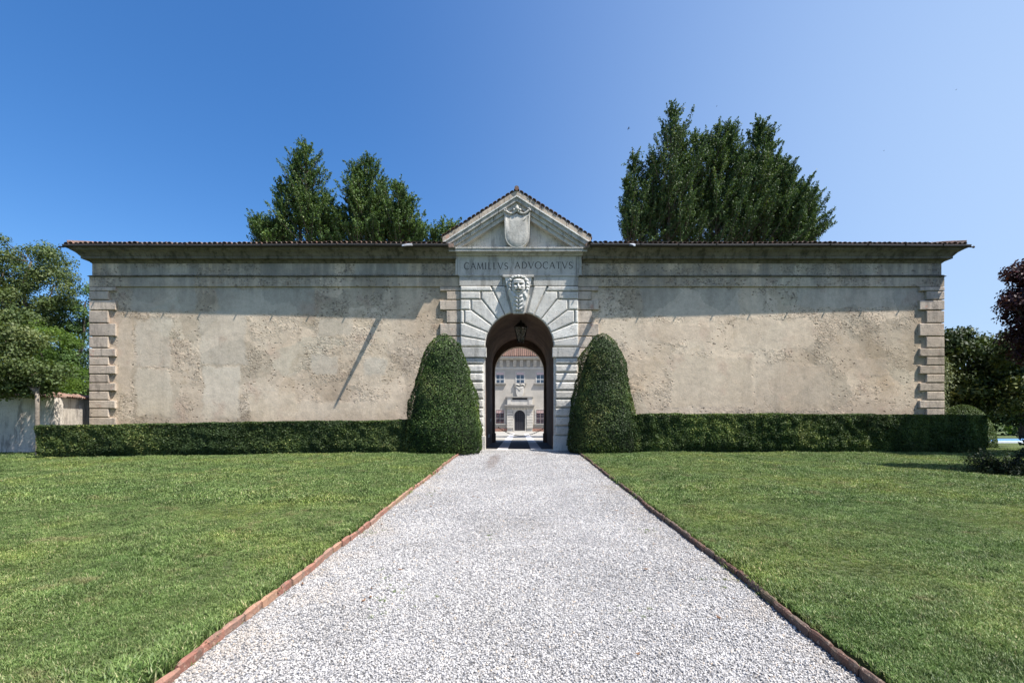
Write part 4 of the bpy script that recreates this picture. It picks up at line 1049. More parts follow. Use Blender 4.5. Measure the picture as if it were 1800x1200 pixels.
# ---- clipped cones
def topiary(name, cx, cy, prof, m, label, n=42000, squash=.85, seed=0.0, lobes=()):
    z0 = gz(cy) + LAWN - .03
    e = empty(name, (cx, cy, z0), label, 'clipped shrub', 'clipped cones either side of the gate')
    H = prof[-1][0]
    zs_ = np.array([p[0] for p in prof]); rs_ = np.array([p[1] for p in prof])
    def rad(z): return np.interp(z, zs_, rs_)
    # sample by area
    zz = rng.uniform(0, H, n * 4); r_ = rad(zz); keep = rng.uniform(0, rs_.max(), n * 4) < np.maximum(r_, .12); zz = zz[keep][:n]; r_ = rad(zz)
    th = rng.uniform(0, 2 * math.pi, len(zz))
    bulge = np.ones(len(zz))
    for (a0, amp, wd, zt) in lobes:
        d = np.angle(np.exp(1j * (th - a0))); bulge += amp * np.exp(-(d / wd) ** 2) * np.clip(1 - zz / zt, 0, 1)
    P0 = np.stack([r_ * bulge * np.cos(th), r_ * bulge * np.sin(th) * squash, zz], 1)
    d1 = npnoise(P0, 1.3, seed) * .15 + npnoise(P0, 4.5, seed + 5) * .075 + (rng.uniform(size=len(zz)) < .025) * rng.uniform(0, .10, len(zz))
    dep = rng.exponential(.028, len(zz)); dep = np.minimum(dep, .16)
    k = (1 + (d1 - dep) / np.maximum(r_, .35))[:, None]
    C = P0 * np.concatenate([k, k, np.ones_like(k)], 1)
    slope_ = np.gradient(rs_, zs_); nz = -np.interp(zz, zs_, slope_)
    Nn = unit(np.stack([np.cos(th), np.sin(th), nz], 1)); Nn = unit(Nn + rng.normal(size=Nn.shape) * .55)
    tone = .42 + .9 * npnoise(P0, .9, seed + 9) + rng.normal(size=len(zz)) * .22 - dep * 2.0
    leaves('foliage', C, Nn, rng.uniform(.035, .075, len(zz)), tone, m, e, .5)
    # stray shoots
    mb = MB(); seg = 28
    rings = [[(max(.01, rad(z) - .13) * (1 + sum(a * math.exp(-(((t - a0 + math.pi) % (2 * math.pi) - math.pi) / wd) ** 2) * max(0, 1 - z / zt) for a0, a, wd, zt in lobes)) * math.cos(t),
               max(.01, rad(z) - .13) * squash * math.sin(t), z + (.05 if z < .1 else -.08)) for t in [2 * math.pi * q / seg for q in range(seg)]] for z in np.linspace(.02, H, 16)]
    mb.loft(rings); mb.obj('inner_branches', M['core'], e)
    mb = MB(); mb.tube([(0, 0, -.1), (0, 0, .5)], .09, 8); mb.obj('trunk', M['bark'], e)
def sc_prof(ph, hw_px, D):                      # heights and half widths measured in photo pixels
    k = F / D; return [(h / k, w_ / k) for h, w_ in zip(ph, hw_px)]
DL = 17.45
topiary('clipped_cone', (781 - CX) / F * DL, DL, sc_prof([0, 8, 45, 95, 125, 155, 175, 190, 200, 206.5, 209], [62, 67, 67, 58, 51, 42, 34, 26, 18, 9, 1], DL), G_TOPI,
        'rich green clipped cone on the left of the gate arch', seed=1.0, lobes=((R(-55), .16, .38, 1.5), (R(-135), .10, .45, 1.2), (R(-92), -.06, .12, .9)))
DR_ = 17.55
topiary('clipped_cone', (1059 - CX) / F * DR_, DR_, sc_prof([0, 8, 45, 95, 125, 155, 175, 190, 200, 206.5, 209], [57, 62, 60, 54, 47, 40, 33, 26, 18.5, 9.5, 1], DR_), G_TOPI2,
        'olive tinged clipped cone on the right of the gate arch', seed=12.0, lobes=((R(-35), .16, .4, 1.2), (R(-120), .08, .5, 1.0), (R(-75), -.08, .16, .8)))

# ---- hedges
def hedge(name, pts, depth, zt, m, label, n, seed, endround=.15, group='clipped hedges along the gatehouse'):
    """pts: front line (x, y) from left to right; zt: top heights at those points"""
    x0, y0 = pts[0]; e = empty(name, (x0, y0, gz(y0)), label, 'hedge', group)
    P = np.array(pts, float); seg = np.hypot(*(P[1:] - P[:-1]).T); cum = np.concatenate([[0], np.cumsum(seg)]); Ltot = cum[-1]; Z = np.array(zt)
    def at(s, d):      # point on front line pushed back by d
        x = np.interp(s, cum, P[:, 0]); y = np.interp(s, cum, P[:, 1])
        return x, y + d
    gzv = np.vectorize(gz)
    nf = int(n * .62); ntop = int(n * .26); ne = n - nf - ntop
    s1 = rng.uniform(0, Ltot, nf); x, y = at(s1, 0 * s1); top = np.interp(s1, cum, Z); g0 = gzv(y) + LAWN
    t = rng.uniform(0, 1, nf); z = g0 + .05 + (top - g0 - .05) * t
    A = np.stack([x, y, z], 1); NA = np.tile([0, -1.0, .12], (nf, 1)); tA = t
    s2 = rng.uniform(0, Ltot, ntop); dd = rng.uniform(0, depth, ntop); x, y = at(s2, dd); B_ = np.stack([x, y, np.interp(s2, cum, Z)], 1); NB = np.tile([0, 0, 1.0], (ntop, 1))
    which = rng.uniform(size=ne) < .5; s3 = np.where(which, 0, Ltot); dd = rng.uniform(0, depth, ne); x, y = at(s3, dd); top = np.where(which, Z[0], Z[-1]); g0 = gzv(y) + LAWN
    z = g0 + .05 + (top - g0 - .05) * rng.uniform(0, 1, ne); Cc = np.stack([x, y, z], 1); NC = np.stack([np.where(which, -1.0, 1.0), 0 * x, 0 * x], 1)
    Pt = np.concatenate([A, B_, Cc]); Nn = np.concatenate([NA, NB, NC]); nn = len(Pt)
    isf = np.concatenate([np.ones(nf), np.zeros(nn - nf)])
    amp = np.where(isf > 0, 1.0, np.concatenate([np.zeros(nf), np.full(ntop, .35), np.ones(ne)]))
    disp = (npnoise(Pt, 1.1, seed) * .11 + npnoise(Pt, 4.0, seed + 3) * .07) * amp
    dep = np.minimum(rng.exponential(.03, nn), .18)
    # undercut at the foot
    foot = np.clip((gzv(Pt[:, 1]) + .28 - Pt[:, 2]) / .28, 0, 1) * .14 * amp
    Pt2 = Pt + Nn * (disp - dep - foot)[:, None]
    Nn2 = unit(Nn + rng.normal(size=(nn, 3)) * .65)
    st_ = npnoise(np.stack([Pt[:, 0] * 2.6, Pt[:, 1] * 0, Pt[:, 2] * .35], 1), 1.0, seed) if seed > 10 else 0.0
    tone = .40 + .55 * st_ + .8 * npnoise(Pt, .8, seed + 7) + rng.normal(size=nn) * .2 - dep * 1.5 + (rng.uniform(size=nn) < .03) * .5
    ke = rng.uniform(size=nn) > .0
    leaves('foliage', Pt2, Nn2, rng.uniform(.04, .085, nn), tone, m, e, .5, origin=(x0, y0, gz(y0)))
    mb = MB(); rings = []
    for k in range(13):
        s = Ltot * k / 12; s = min(max(s, .14), Ltot - .14); x, y = at(s, 0.0); z1 = float(np.interp(s, cum, Z)) - .10; z0 = gz(float(y)) + .08; x = float(x); y = float(y)
        rings.append([(x - x0, y + .16 - y0, z0 - gz(y0)), (x - x0, y + depth - .12 - y0, z0 - gz(y0)), (x - x0, y + depth - .12 - y0, z1 - gz(y0)), (x - x0, y + .16 - y0, z1 - gz(y0))])
    mb.loft(rings); mb.obj('inner_branches', M['core'], e)
def hp(px, D): return ((px - CX) / F * D, D)
def ht(py, D): return CZ + (HY - py) / F * D
hedge('hedge', [hp(64, 15.0), hp(250, 15.6), hp(480, 16.3), hp(712, 17.0)], 1.0, [ht(748.5, 15.0), ht(745, 15.6), ht(741, 16.3), ht(738.5, 17.0)], G_HEDGE,
      'long dark green clipped hedge left of the gate below the long spout shadow', 80000, 3.0)
hedge('hedge', [hp(1108, 17.0), hp(1300, 17.0), hp(1500, 17.0), hp(1738, 16.7)], 1.0, [ht(727.5, 17.0), ht(727.5, 17), ht(728, 17.0), ht(729.5, 16.7)], G_HEDGE2,
      'long straight clipped hedge right of the gate with yellowish streaks', 85000, 31.0)

# ---- trees
def limb(mb, a, b, r0, r1, wob=.12, n=6, seg=6):
    a = Vector(a); b = Vector(b); L = (b - a).length; pts = []
    for k in range(n + 1):
        t = k / n; p = a.lerp(b, t); w_ = wob * L * math.sin(math.pi * t) * .5
        p += Vector((mnoise.noise((p.x, p.y, p.z + 3)), mnoise.noise((p.x + 9, p.y, p.z)), 0)) * w_ * 2; pts.append(p)
    mb.tube(pts, [r0 + (r1 - r0) * k / n for k in range(n + 1)], seg); return pts
def plume_tree(name, base, peaks, label, cat, m, seed, n_leaf, lean=(0, 0), group=None, zlow=2.0, size=(.08, .15), twig=.30):
    """ascending branches: peaks = list of (x, y, ztop, halfwidth, zfoot)"""
    random.seed(seed); bx, by = base
    e = empty(name, (bx, by, 0), label, cat, group)
    peaks = [(a_, b_, c_ - .08, d_, e_) for a_, b_, c_, d_, e_ in peaks]
    mb = MB(); segs = []
    hmax = max(p[2] for p in peaks)
    limb(mb, (0, 0, -.2), (0, 0, zlow + 1), .38, .28, .02, 4, 10)
    for (x, y, zt, hw_, zf) in peaks:
        x -= bx; y -= by
        ax0 = Vector((x * .25, y * .25, zlow)); ax1 = Vector((x, y, zt))
        ctrl = Vector((x * .85, y * .85, zf + 1))
        axis = [ax0.lerp(ctrl, t).lerp(ctrl.lerp(ax1, t), t) for t in [k / 14 for k in range(15)]]
        mb.tube(axis, [.17 * (1 - k / 15) + .012 for k in range(15)], 6)
        H = zt - zf
        segs.append((axis[-3], axis[-1], .24))
        nb = int(28 + 10 * H)
        for i in range(nb):
            q = random.random() ** .85; z = zf + H * q * .93
            k = min(range(15), key=lambda j: abs(axis[j].z - z)); p0 = axis[k].copy(); p0.z = z
            prof = hw_ * (1 - q) ** .62 * (1 if q > .12 else .75 + 2 * q)
            a = random.uniform(0, 2 * math.pi); L = prof * random.uniform(.35, 1.25)
            rise = L * random.uniform(.55, 1.5) if random.random() < .8 else L * .3
            end = p0 + Vector((math.cos(a) * L + lean[0] * L, math.sin(a) * L, rise)); end.z = min(end.z, zt - .55 + .3 * random.random())
            start = p0 - Vector((0, 0, L * .5))
            if L > .5: mb.tube([start, start.lerp(end, .5) + Vector((0, 0, -.08 * L)), end], [.035, .022, .006], 4, False)
            segs.append((start.lerp(end, .2), end, random.uniform(.7, 1.1) * (.22 + .09 * L)))
            # side sprays
            for s_ in range(2):
                t = random.uniform(.3, .85); p = start.lerp(end, t); d = Vector((random.uniform(-1, 1) + lean[0], random.uniform(-1, 1), random.uniform(.3, 1.3))).normalized() * random.uniform(.35, .9)
                segs.append((p, p + d, .16))
    mb.obj('trunk', M['bark'], e, True)
    wgt = np.array([((b - a).length + .3) * r for a, b, r in segs]); cnt = rng.multinomial(n_leaf, wgt / wgt.sum())
    Cs, Ts, Ns = [], [], []
    for (a, b, r), c in zip(segs, cnt):
        if c == 0: continue
        t = rng.beta(1.3, 1.0, c); A = np.array(a); B2 = np.array(b); ctr = A + (B2 - A) * t[:, None]
        rr = r * (1.1 - .85 * t) ; off = unit(rng.normal(size=(c, 3))) * (rr * rng.uniform(.15, 1, c) ** .6)[:, None]
        C = ctr + off; Cs.append(C); Ns.append(unit(off + rng.normal(size=(c, 3)) * .25 + np.array([0, 0, .12])))
        Ts.append(rng.normal(.42, .16) + rng.normal(size=c) * .16)
    C = np.concatenate(Cs); N_ = np.concatenate(Ns); T = np.concatenate(Ts)
    leaves('crown', C, N_, rng.uniform(*size, len(C)), T, m, e, .5)
    return e
def pk(px, py, D, hwpx, footpy): k = F / D; return ((px - CX) / k, D + random.uniform(-.6, .6), CZ + (HY - py) / k, hwpx / k, CZ + (HY - footpy) / k)
GRP = 'tall trees behind the gatehouse roof'
random.seed(3)
D1 = 31.0
plume_tree('tree', ((548 - CX) / F * D1, D1), [pk(541, 250, D1, 62, 420), pk(522, 268, D1, 40, 400), pk(495, 318, D1, 34, 430), pk(573, 330, D1, 48, 450), pk(478, 380, D1, 45, 450), pk(455, 384, D1, 30, 440), pk(470, 395, D1, 34, 450), pk(585, 385, D1, 46, 460), pk(548, 340, D1, 60, 450), pk(600, 365, D1, 34, 455)],
           'tallest pointed green tree above the left roof, leftmost of the four', 'tree', G_OAK, 11, 78000, group=GRP)
plume_tree('tree', ((650 - CX) / F * D1, D1 + .5), [pk(625, 385, D1, 44, 450), pk(672, 372, D1, 40, 450), pk(648, 277, D1, 52, 400), pk(632, 290, D1, 34, 400), pk(668, 300, D1, 36, 420), pk(615, 325, D1, 30, 430), pk(655, 340, D1, 50, 450)],
           'second pointed green tree above the left roof, beside the tallest', 'tree', G_OAK, 12, 56000, group=GRP)
plume_tree('tree', ((712 - CX) / F * D1, D1 + .3), [pk(735, 388, D1, 30, 450), pk(700, 385, D1, 44, 450), pk(704, 325, D1, 44, 420), pk(722, 342, D1, 32, 430), pk(690, 352, D1, 32, 440)],
           'shorter tree above the left roof, third from the left end', 'tree', G_OAK, 13, 38000, group=GRP)
plume_tree('tree', ((785 - CX) / F * D1, D1 + 1), [pk(779, 388, D1, 20, 440), pk(798, 392, D1, 16, 440), pk(762, 403, D1, 20, 440)],
           'small tree top peeping over the roof beside the pediment', 'tree', G_OAK, 14, 9000, group=GRP)
for (bpx, pks, lab, sd, nl) in (
    (1165, [(1187, 183, 62, 380), (1207, 207, 50, 370), (1124, 258, 52, 400), (1110, 312, 44, 430), (1160, 258, 60, 420), (1106, 362, 44, 440), (1185, 320, 74, 450), (1140, 350, 60, 450), (1222, 262, 50, 430), (1215, 350, 64, 450)], 'highest pointed tree above the right roof, nearest the pediment', 21, 84000),
    (1262, [(1278, 200, 60, 380), (1262, 224, 54, 400), (1294, 208, 48, 380), (1238, 214, 44, 360), (1265, 320, 76, 450), (1225, 330, 62, 450), (1308, 262, 52, 430), (1300, 350, 70, 450)], 'brushy topped tree in the middle of the clump above the right roof', 22, 78000),
    (1345, [(1342, 203, 56, 380), (1364, 224, 50, 370), (1325, 262, 60, 420), (1376, 272, 50, 400), (1345, 330, 76, 450), (1380, 345, 60, 450)], 'tree above the right roof whose top leans right', 23, 74000),
    (1415, [(1400, 300, 48, 420), (1424, 314, 44, 420), (1385, 330, 54, 440), (1418, 365, 44, 440), (1400, 375, 52, 440)], 'lower spreading tree at the right end of the roof trees', 24, 46000)):
    plume_tree('tree', ((bpx - CX) / F * 32, 32 + (sd % 3) * .5), [pk(a - 12, b + 4, 32, c_, d) for a, b, c_, d in pks], lab, 'tree', G_OAK2, sd, int(nl * 1.25), lean=(.32, 0), group=GRP)

def broad_tree(name, base, trunk_h, tr, blobs, label, m, seed, n_clump, per, size, bark='bark', group=None, clr=(.35, .75), flat=.6, cat='tree', gap=.0, loc_spread=1.0):
    """blobs: world ellipsoids (x, y, z, rx, ry, rz) that the crown's clumps fill"""
    random.seed(seed); bx, by, bz = base
    e = empty(name, (bx, by, bz), label, cat, group); mb = MB()
    top = Vector((0, 0, trunk_h)); limb(mb, (0, 0, -.2), top, tr, tr * .75, .06, 5, 9)
    vol = np.array([b[3] * b[4] * b[5] for b in blobs]) ** .7; vol /= vol.sum()
    Cs, Ns, Ts = [], [], []
    for k, b in enumerate(blobs):
        cn = Vector((b[0] - bx, b[1] - by, b[2] - bz)); limb(mb, top, cn, tr * .55, tr * .16, .18, 6, 6)
        for i in range(max(1, int(n_clump * vol[k]))):
            d = unit(rng.normal(size=(1, 3)))[0]; q = rng.uniform(.25, 1) ** .45
            c = np.array(cn) + d * q * np.array(b[3:6]); r = rng.uniform(*clr)
            if i % 4 == 0: mb.tube([cn.lerp(Vector(c), .15), cn.lerp(Vector(c), .6) + Vector((0, 0, -.08)), Vector(c)], [tr * .12, tr * .07, .008], 4, False)
            cnt = int(per * rng.uniform(.6, 1.3) * (r / clr[1]) ** 1.5)
            off = unit(rng.normal(size=(cnt, 3))) * (rng.uniform(0, 1, cnt) ** .55)[:, None] * np.array([r, r, r * flat]) * loc_spread
            Cs.append(c + off); nn_ = off * .9 / r + rng.normal(size=(cnt, 3)) * .45 + np.array([0, 0, .35]); Ns.append(unit(nn_))
            Ts.append(rng.normal(.42, .17) + rng.normal(size=cnt) * .15)
    mb.obj('trunk', M[bark], e, True)
    C = np.concatenate(Cs)
    # nothing grows below the ground or into the building
    wx = C[:, 0] + bx; wy = C[:, 1] + by; wz = C[:, 2] + bz
    ok = (wz > gz(by) + .12) & ~((wx > XL - .12) & (wx < XR + .10) & (wy > YG - .3) & (wy < YB + .3) & (wz < 8))
    C = C[ok]; N_ = np.concatenate(Ns)[ok]; T = np.concatenate(Ts)[ok]
    leaves('crown', C, N_, rng.uniform(*size, len(C)), T, m, e, .55)
    return e
def bl(px, py, D, rx, rz, ry=None): k = F / D; return ((px - CX) / k, D, CZ + (HY - py) / k, rx / k, (ry or rx) / k, rz / k)
def bs(px, D): return ((px - CX) / F * D, D, gz(D))
# left
broad_tree('ash_tree', bs(30, 27), 3.2, .30, [bl(55, 460, 27, 52, 40), bl(5, 480, 27, 50, 50), bl(95, 500, 27, 34, 34), bl(-50, 520, 27, 70, 70), bl(40, 540, 27, 70, 45)],
           'airy pale green tree reaching highest at the far left', G_ASH, 41, 165, 360, (.09, .17), 'bark', 'trees at the left of the gatehouse', clr=(.35, .9), flat=.7)
broad_tree('acacia_tree', bs(85, 23.5), 2.0, .16, [bl(70, 600, 23.5, 55, 34), bl(90, 660, 23.5, 50, 36), bl(30, 575, 23.5, 40, 26)],
           'bright yellow green feathery tree over the low wall at left', G_LIGHT, 42, 85, 420, (.06, .11), 'bark', 'trees at the left of the gatehouse', clr=(.35, .7), flat=.4)
broad_tree('dark_tree', bs(140, 29), 2.5, .25, [bl(140, 600, 29, 42, 80), bl(150, 530, 29, 26, 40), bl(100, 650, 29, 60, 60), bl(160, 680, 29, 50, 50), bl(120, 560, 29, 36, 40), bl(70, 600, 29, 60, 60), bl(110, 680, 29, 60, 40)],
           'dark bushy tree directly beside the left corner stones', G_OAK, 43, 210, 330, (.09, .16), 'bark', 'trees at the left of the gatehouse', clr=(.4, .8))
broad_tree('shade_tree', (-15.85, 15.9, gz(15.9)), 2.1, .075, [bl(-15, 640, 15.6, 60, 45), bl(55, 655, 16, 42, 22), bl(5, 590, 16, 58, 45), bl(-110, 560, 15.6, 70, 60), bl(70, 675, 16, 22, 18), bl(20, 685, 16, 40, 12)],
           'leafy tree with a thin trunk standing against the low wall at far left', G_ASH, 44, 150, 330, (.07, .13), 'bark2', 'trees at the left of the gatehouse', clr=(.28, .6))
broad_tree('far_left_tree', (-30, 23, 0), 3, .3, [(-30, 23, 5, 3.5, 3, 3.5), (-26, 24, 3.5, 3, 3, 2.6), (-34, 23, 4, 3.5, 3, 3.5)], 'dark tree cut by the left edge of the photo behind the wall', G_OAK, 45, 110, 260, (.12, .2), group='trees at the left of the gatehouse')
# right
broad_tree('magnolia_tree', bs(1715, 23), 2.0, .22, [bl(1765, 610, 20.5, 26, 30), bl(1790, 690, 20.5, 24, 34), bl(1700, 640, 22, 44, 62), bl(1750, 660, 22, 40, 62), bl(1660, 620, 22, 30, 40), bl(1790, 640, 22, 42, 60), bl(1720, 690, 22, 60, 30), bl(1690, 600, 22, 26, 24)],
           'glossy dark green magnolia tree filling the space beside the right corner', G_MAG, 51, 190, 260, (.12, .21), 'bark', 'trees at the right of the gatehouse', clr=(.35, .75))
broad_tree('copper_beech', bs(1880, 15.8), 2.0, .20, [bl(1815, 505, 15.5, 40, 34), bl(1790, 545, 15.5, 40, 20), bl(1870, 490, 15.5, 66, 60), bl(1835, 570, 15.5, 60, 40), bl(1940, 540, 15.5, 80, 90), bl(1835, 615, 15.5, 40, 24), bl(1800, 482, 15.5, 22, 12)],
           'dark purple leaved beech branches reaching in from the right edge', G_BEECH, 52, 230, 330, (.08, .14), 'bark', 'trees at the right of the gatehouse', clr=(.28, .55), flat=.7)
broad_tree('evergreen_tree', bs(1800, 29), 1.5, .25, [bl(1760, 700, 29, 60, 60), bl(1690, 700, 29, 50, 60), bl(1850, 690, 29, 80, 90), bl(1800, 640, 29, 60, 70), bl(1950, 690, 29, 90, 80), bl(1650, 710, 29, 60, 50)],
           'very dark evergreen mass in shade beyond the right hedge end', G_MAG, 53, 210, 300, (.15, .26), 'bark', 'trees at the right of the gatehouse', clr=(.6, 1.1))
# yew dome and ivy
e = empty('yew_dome', (*bs(1692, 20.2)[:2], 0), 'low rounded yew dome peeking above the right hedge end', 'shrub')
n = 14000; th = rng.uniform(0, 2 * math.pi, n); ph = np.arccos(rng.uniform(0, 1, n)); C = np.stack([1.12 * np.sin(ph) * np.cos(th), 1.0 * np.sin(ph) * np.sin(th), 1.80 * np.cos(ph)], 1)
C *= (1 - rng.exponential(.02, n))[:, None]; leaves('foliage', C, unit(C + rng.normal(size=(n, 3)) * .6), rng.uniform(.04, .08, n), .3 + rng.normal(size=n) * .2, G_HEDGE2, e)
mb = MB(); mb.lathe([(.82, 0), (.74, .8), (.48, 1.25), (.08, 1.5)], (0, 0), 16); mb.obj('inner_branches', M['core'], e)
e = empty('climbing_ivy', (XR + .15, YG + .1, 0), 'pale green ivy climbing the wall end beside the right corner stones', 'ivy')
n = 5200; z = rng.uniform(0, 1, n) ** .8 * 3.6; sp = .10 + .30 * np.exp(-((z - 2.9) / .7) ** 2) + .08 * np.sin(z * 5)
C = np.stack([np.abs(rng.normal(size=n)) * sp * .6 + .03, rng.uniform(-.05, .9, n), z], 1)
leaves('ivy_leaves', C, unit(np.stack([np.ones(n) * .5, -np.ones(n), np.ones(n) * .5], 1) + rng.normal(size=(n, 3)) * .6), rng.uniform(.05, .10, n), .5 + rng.normal(size=n) * .25, G_IVY, e)
mb = MB()
for k in range(5): limb(mb, (.03, .1 + k * .15, 0), (.06, .05 + k * .2, 2.4 + k * .25), .02, .006, .05, 8, 5)
mb.obj('stems', M['bark'], e)

# ---- low garden wall at the left
M['plasterwall'] = make_stone('garden_wall_plaster', (.48, .43, .36), (.56, .50, .42), (.20, .175, .15), .15, .75)
gw = empty('garden_wall', (-18.3, 17.3, 0), 'streaked pale garden wall with tiled coping left of the gatehouse', 'wall')
P0, P1, P2 = Vector((-38, 15.6, 0)), Vector(((97 - CX) / F * 17.3, 17.3, 0)), Vector(((176 - CX) / F * 20.6, 20.6, 0))
zt0, zt1, zt2 = 1.93, CZ + 43 / F * 17.3, CZ + 37.5 / F * 20.6
def wseg(mb, a, b, za, zb, th=.15, off=0):
    d = (b - a).normalized(); nn_ = Vector((-d.y, d.x, 0)) * th; og = Vector((-18.3, 17.3, 0))
    P = [a - og, b - og]; mb.loft([[(P[0].x - nn_.x, P[0].y - nn_.y, -.4), (P[0].x + nn_.x, P[0].y + nn_.y, -.4), (P[0].x + nn_.x, P[0].y + nn_.y, za), (P[0].x - nn_.x, P[0].y - nn_.y, za)],
                                   [(P[1].x - nn_.x, P[1].y - nn_.y, -.4), (P[1].x + nn_.x, P[1].y + nn_.y, -.4), (P[1].x + nn_.x, P[1].y + nn_.y, zb), (P[1].x - nn_.x, P[1].y - nn_.y, zb)]])
mb = MB(); wseg(mb, P0, P1, zt0, zt1); mb.obj('wall_panel', M['plasterwall'], gw)
mb = MB(); wseg(mb, P1 + (P2 - P1).normalized() * .16, P2, zt1, zt2); mb.obj('wall_panel', M['plasterwall'], gw)
mb = MB(); mb.box(P1.x + 18.3 - .15, P1.x + 18.3 + .13, P1.y - 17.3 - .17, P1.y - 17.3 + .17, -.4, zt1 - .02); mb.obj('wall_pier', M['plasterwall'], gw)
for (a, b, za, zb) in ((P0, P1, zt0, zt1), (P1, P2, zt1, zt2)):
    L = (b - a).length; d = (b - a).normalized(); an = math.atan2(d.y, d.x); k = 0; s_ = .1 if a is P1 else max(0.1, L - 14)
    while s_ < L - .1:
        p = a + d * s_; z = za + (zb - za) * s_ / L
        o = bpy.data.objects.new('coping_tile', tile_me[k % 3]); col.objects.link(o); o.parent = gw
        nn_ = Vector((-d.y, d.x, 0)); q = p - nn_ * .30 - Vector((-18.3, 17.3, 0))
        o.location = (q.x, q.y, z - .02 + random.uniform(-.008, .008)); o.rotation_euler = (R(20) + random.uniform(-.04, .04), 0, an + random.uniform(-.06, .06)); s_ += .165; k += 1
mb = MB()
for (a, b, za, zb) in ((P0, P1, zt0, zt1), (P1, P2, zt1, zt2)):
    d = (b - a).normalized(); nn_ = Vector((-d.y, d.x, 0)); og = Vector((-18.3, 17.3, 0)); rr = []
    for p, z in ((a - og, za), (b - og, zb)):
        rr.append([(p.x - nn_.x * .2, p.y - nn_.y * .2, z + .002), (p.x + nn_.x * .2, p.y + nn_.y * .2, z + .002), (p.x + nn_.x * .05, p.y + nn_.y * .05, z + .12), (p.x - nn_.x * .05, p.y - nn_.y * .05, z + .12)])
    mb.loft(rr)
mb.obj('coping_bed', M['tile'], gw)

# ---- pale strip beyond the right hedge, small foreground juniper, and the conifer whose shadow lies on the lawn
e = empty('pool_edge', (20.5, 25.2, -.03), 'long low pale blue and white strip on the grass beyond the right hedge', 'pool edge')
mpb = simple('pool_blue', (.16, .32, .58), .5); mpw = simple('pool_white', (.72, .74, .76), .6)
mb = MB(); mb.box(-1.6, 9, 0, .35, -.05, .09); mb.obj('white_coping', mpw, e)
mb = MB(); mb.box(-1.6, 9, .352, .9, -.05, .20); mb.obj('blue_cover', mpb, e)
G_JUN = make_leaf('juniper_leaf', [(0, (.016, .026, .012)), (.6, (.032, .046, .018)), (1, (.08, .10, .03))], .12, .5, .3)
random.seed(77)
e = empty('juniper_shrub', (*bs(1768, 11.7)[:2], gz(11.7)), 'low dark spreading juniper on the lawn at the right edge', 'shrub')
mb = MB(); Cs, Ns, Ts = [], [], []
for k in range(46):
    a = random.uniform(0, 2 * math.pi); L = random.uniform(.35, .95); up = random.uniform(.08, .62)
    end = Vector((math.cos(a) * L, math.sin(a) * L * .9, up * (1.1 - L * .3))); mb.tube([(0, 0, 0), end * .5 + Vector((0, 0, -.03)), end], [.018, .012, .004], 5, False)
    c = 260; t = rng.uniform(.3, 1.08, c); ctr = np.array(end) * t[:, None]; off = rng.normal(size=(c, 3)) * .055
    Cs.append(ctr + off); Ns.append(unit(off + rng.normal(size=(c, 3)) * .05)); Ts.append(.35 + rng.normal(size=c) * .2)
C = np.concatenate(Cs); ok = C[:, 2] > .06; leaves('foliage', C[ok], np.concatenate(Ns)[ok], rng.uniform(.035, .07, ok.sum()), np.concatenate(Ts)[ok], G_JUN, e, .4)
mb.obj('branches', M['bark'], e)
# conifer just outside the frame
e = empty('conifer', (14.25, 11.2, gz(11.2)), 'slim conifer just outside the right edge that shades the lawn', 'tree')
n = 26000; h = rng.uniform(0, 1, n) ** 1.3; Hh = 8.6; r = 1.95 * (1 - h) ** .75 * rng.uniform(.4, 1, n) ** .5 * (.75 + .25 * np.sin(h * 40)); th = rng.uniform(0, 2 * math.pi, n)
C = np.stack([r * np.cos(th), r * np.sin(th), .5 + h * Hh], 1); leaves('crown', C, unit(rng.normal(size=(n, 3))), rng.uniform(.08, .16, n), .4 + rng.normal(size=n) * .2, G_JUN, e)
mb = MB(); mb.tube([(0, 0, -.1), (0, 0, 8.8)], [.16, .02], 8); mb.obj('trunk', M['bark'], e)

# ---- far woodland closing the horizon on both sides
n = 60000
def wood(x0, x1, y, h, cnt, label, seed):
    x = rng.uniform(x0, x1, cnt); top = h * (.75 + .35 * npnoise(np.stack([x, x * 0, x * 0], 1), .12, seed) + .12 * npnoise(np.stack([x, x * 0, x * 0], 1), .6, seed))
    z = rng.uniform(0, 1, cnt) ** .8 * top; yy = y + rng.normal(size=cnt) * 1.5 + z * .2
    C = np.stack([x, yy, z], 1); yy += 2.0 * npnoise(C, .35, seed); C[:, 1] = yy
    o = leaves('far_woodland', C, unit(rng.normal(size=(cnt, 3)) + np.array([0, -.7, .5])), rng.uniform(.28, .5, cnt), .35 + .5 * npnoise(C, .3, seed) + rng.normal(size=cnt) * .15, G_OAK, None, .6, kind='stuff')
    o['label'] = label
wood(-80, -19, 42, 6.5, 42000, 'dark far woodland beyond the left garden wall', 2.0)
wood(19, 90, 42, 6.0, 46000, 'dark far woodland beyond the right side trees', 8.0)

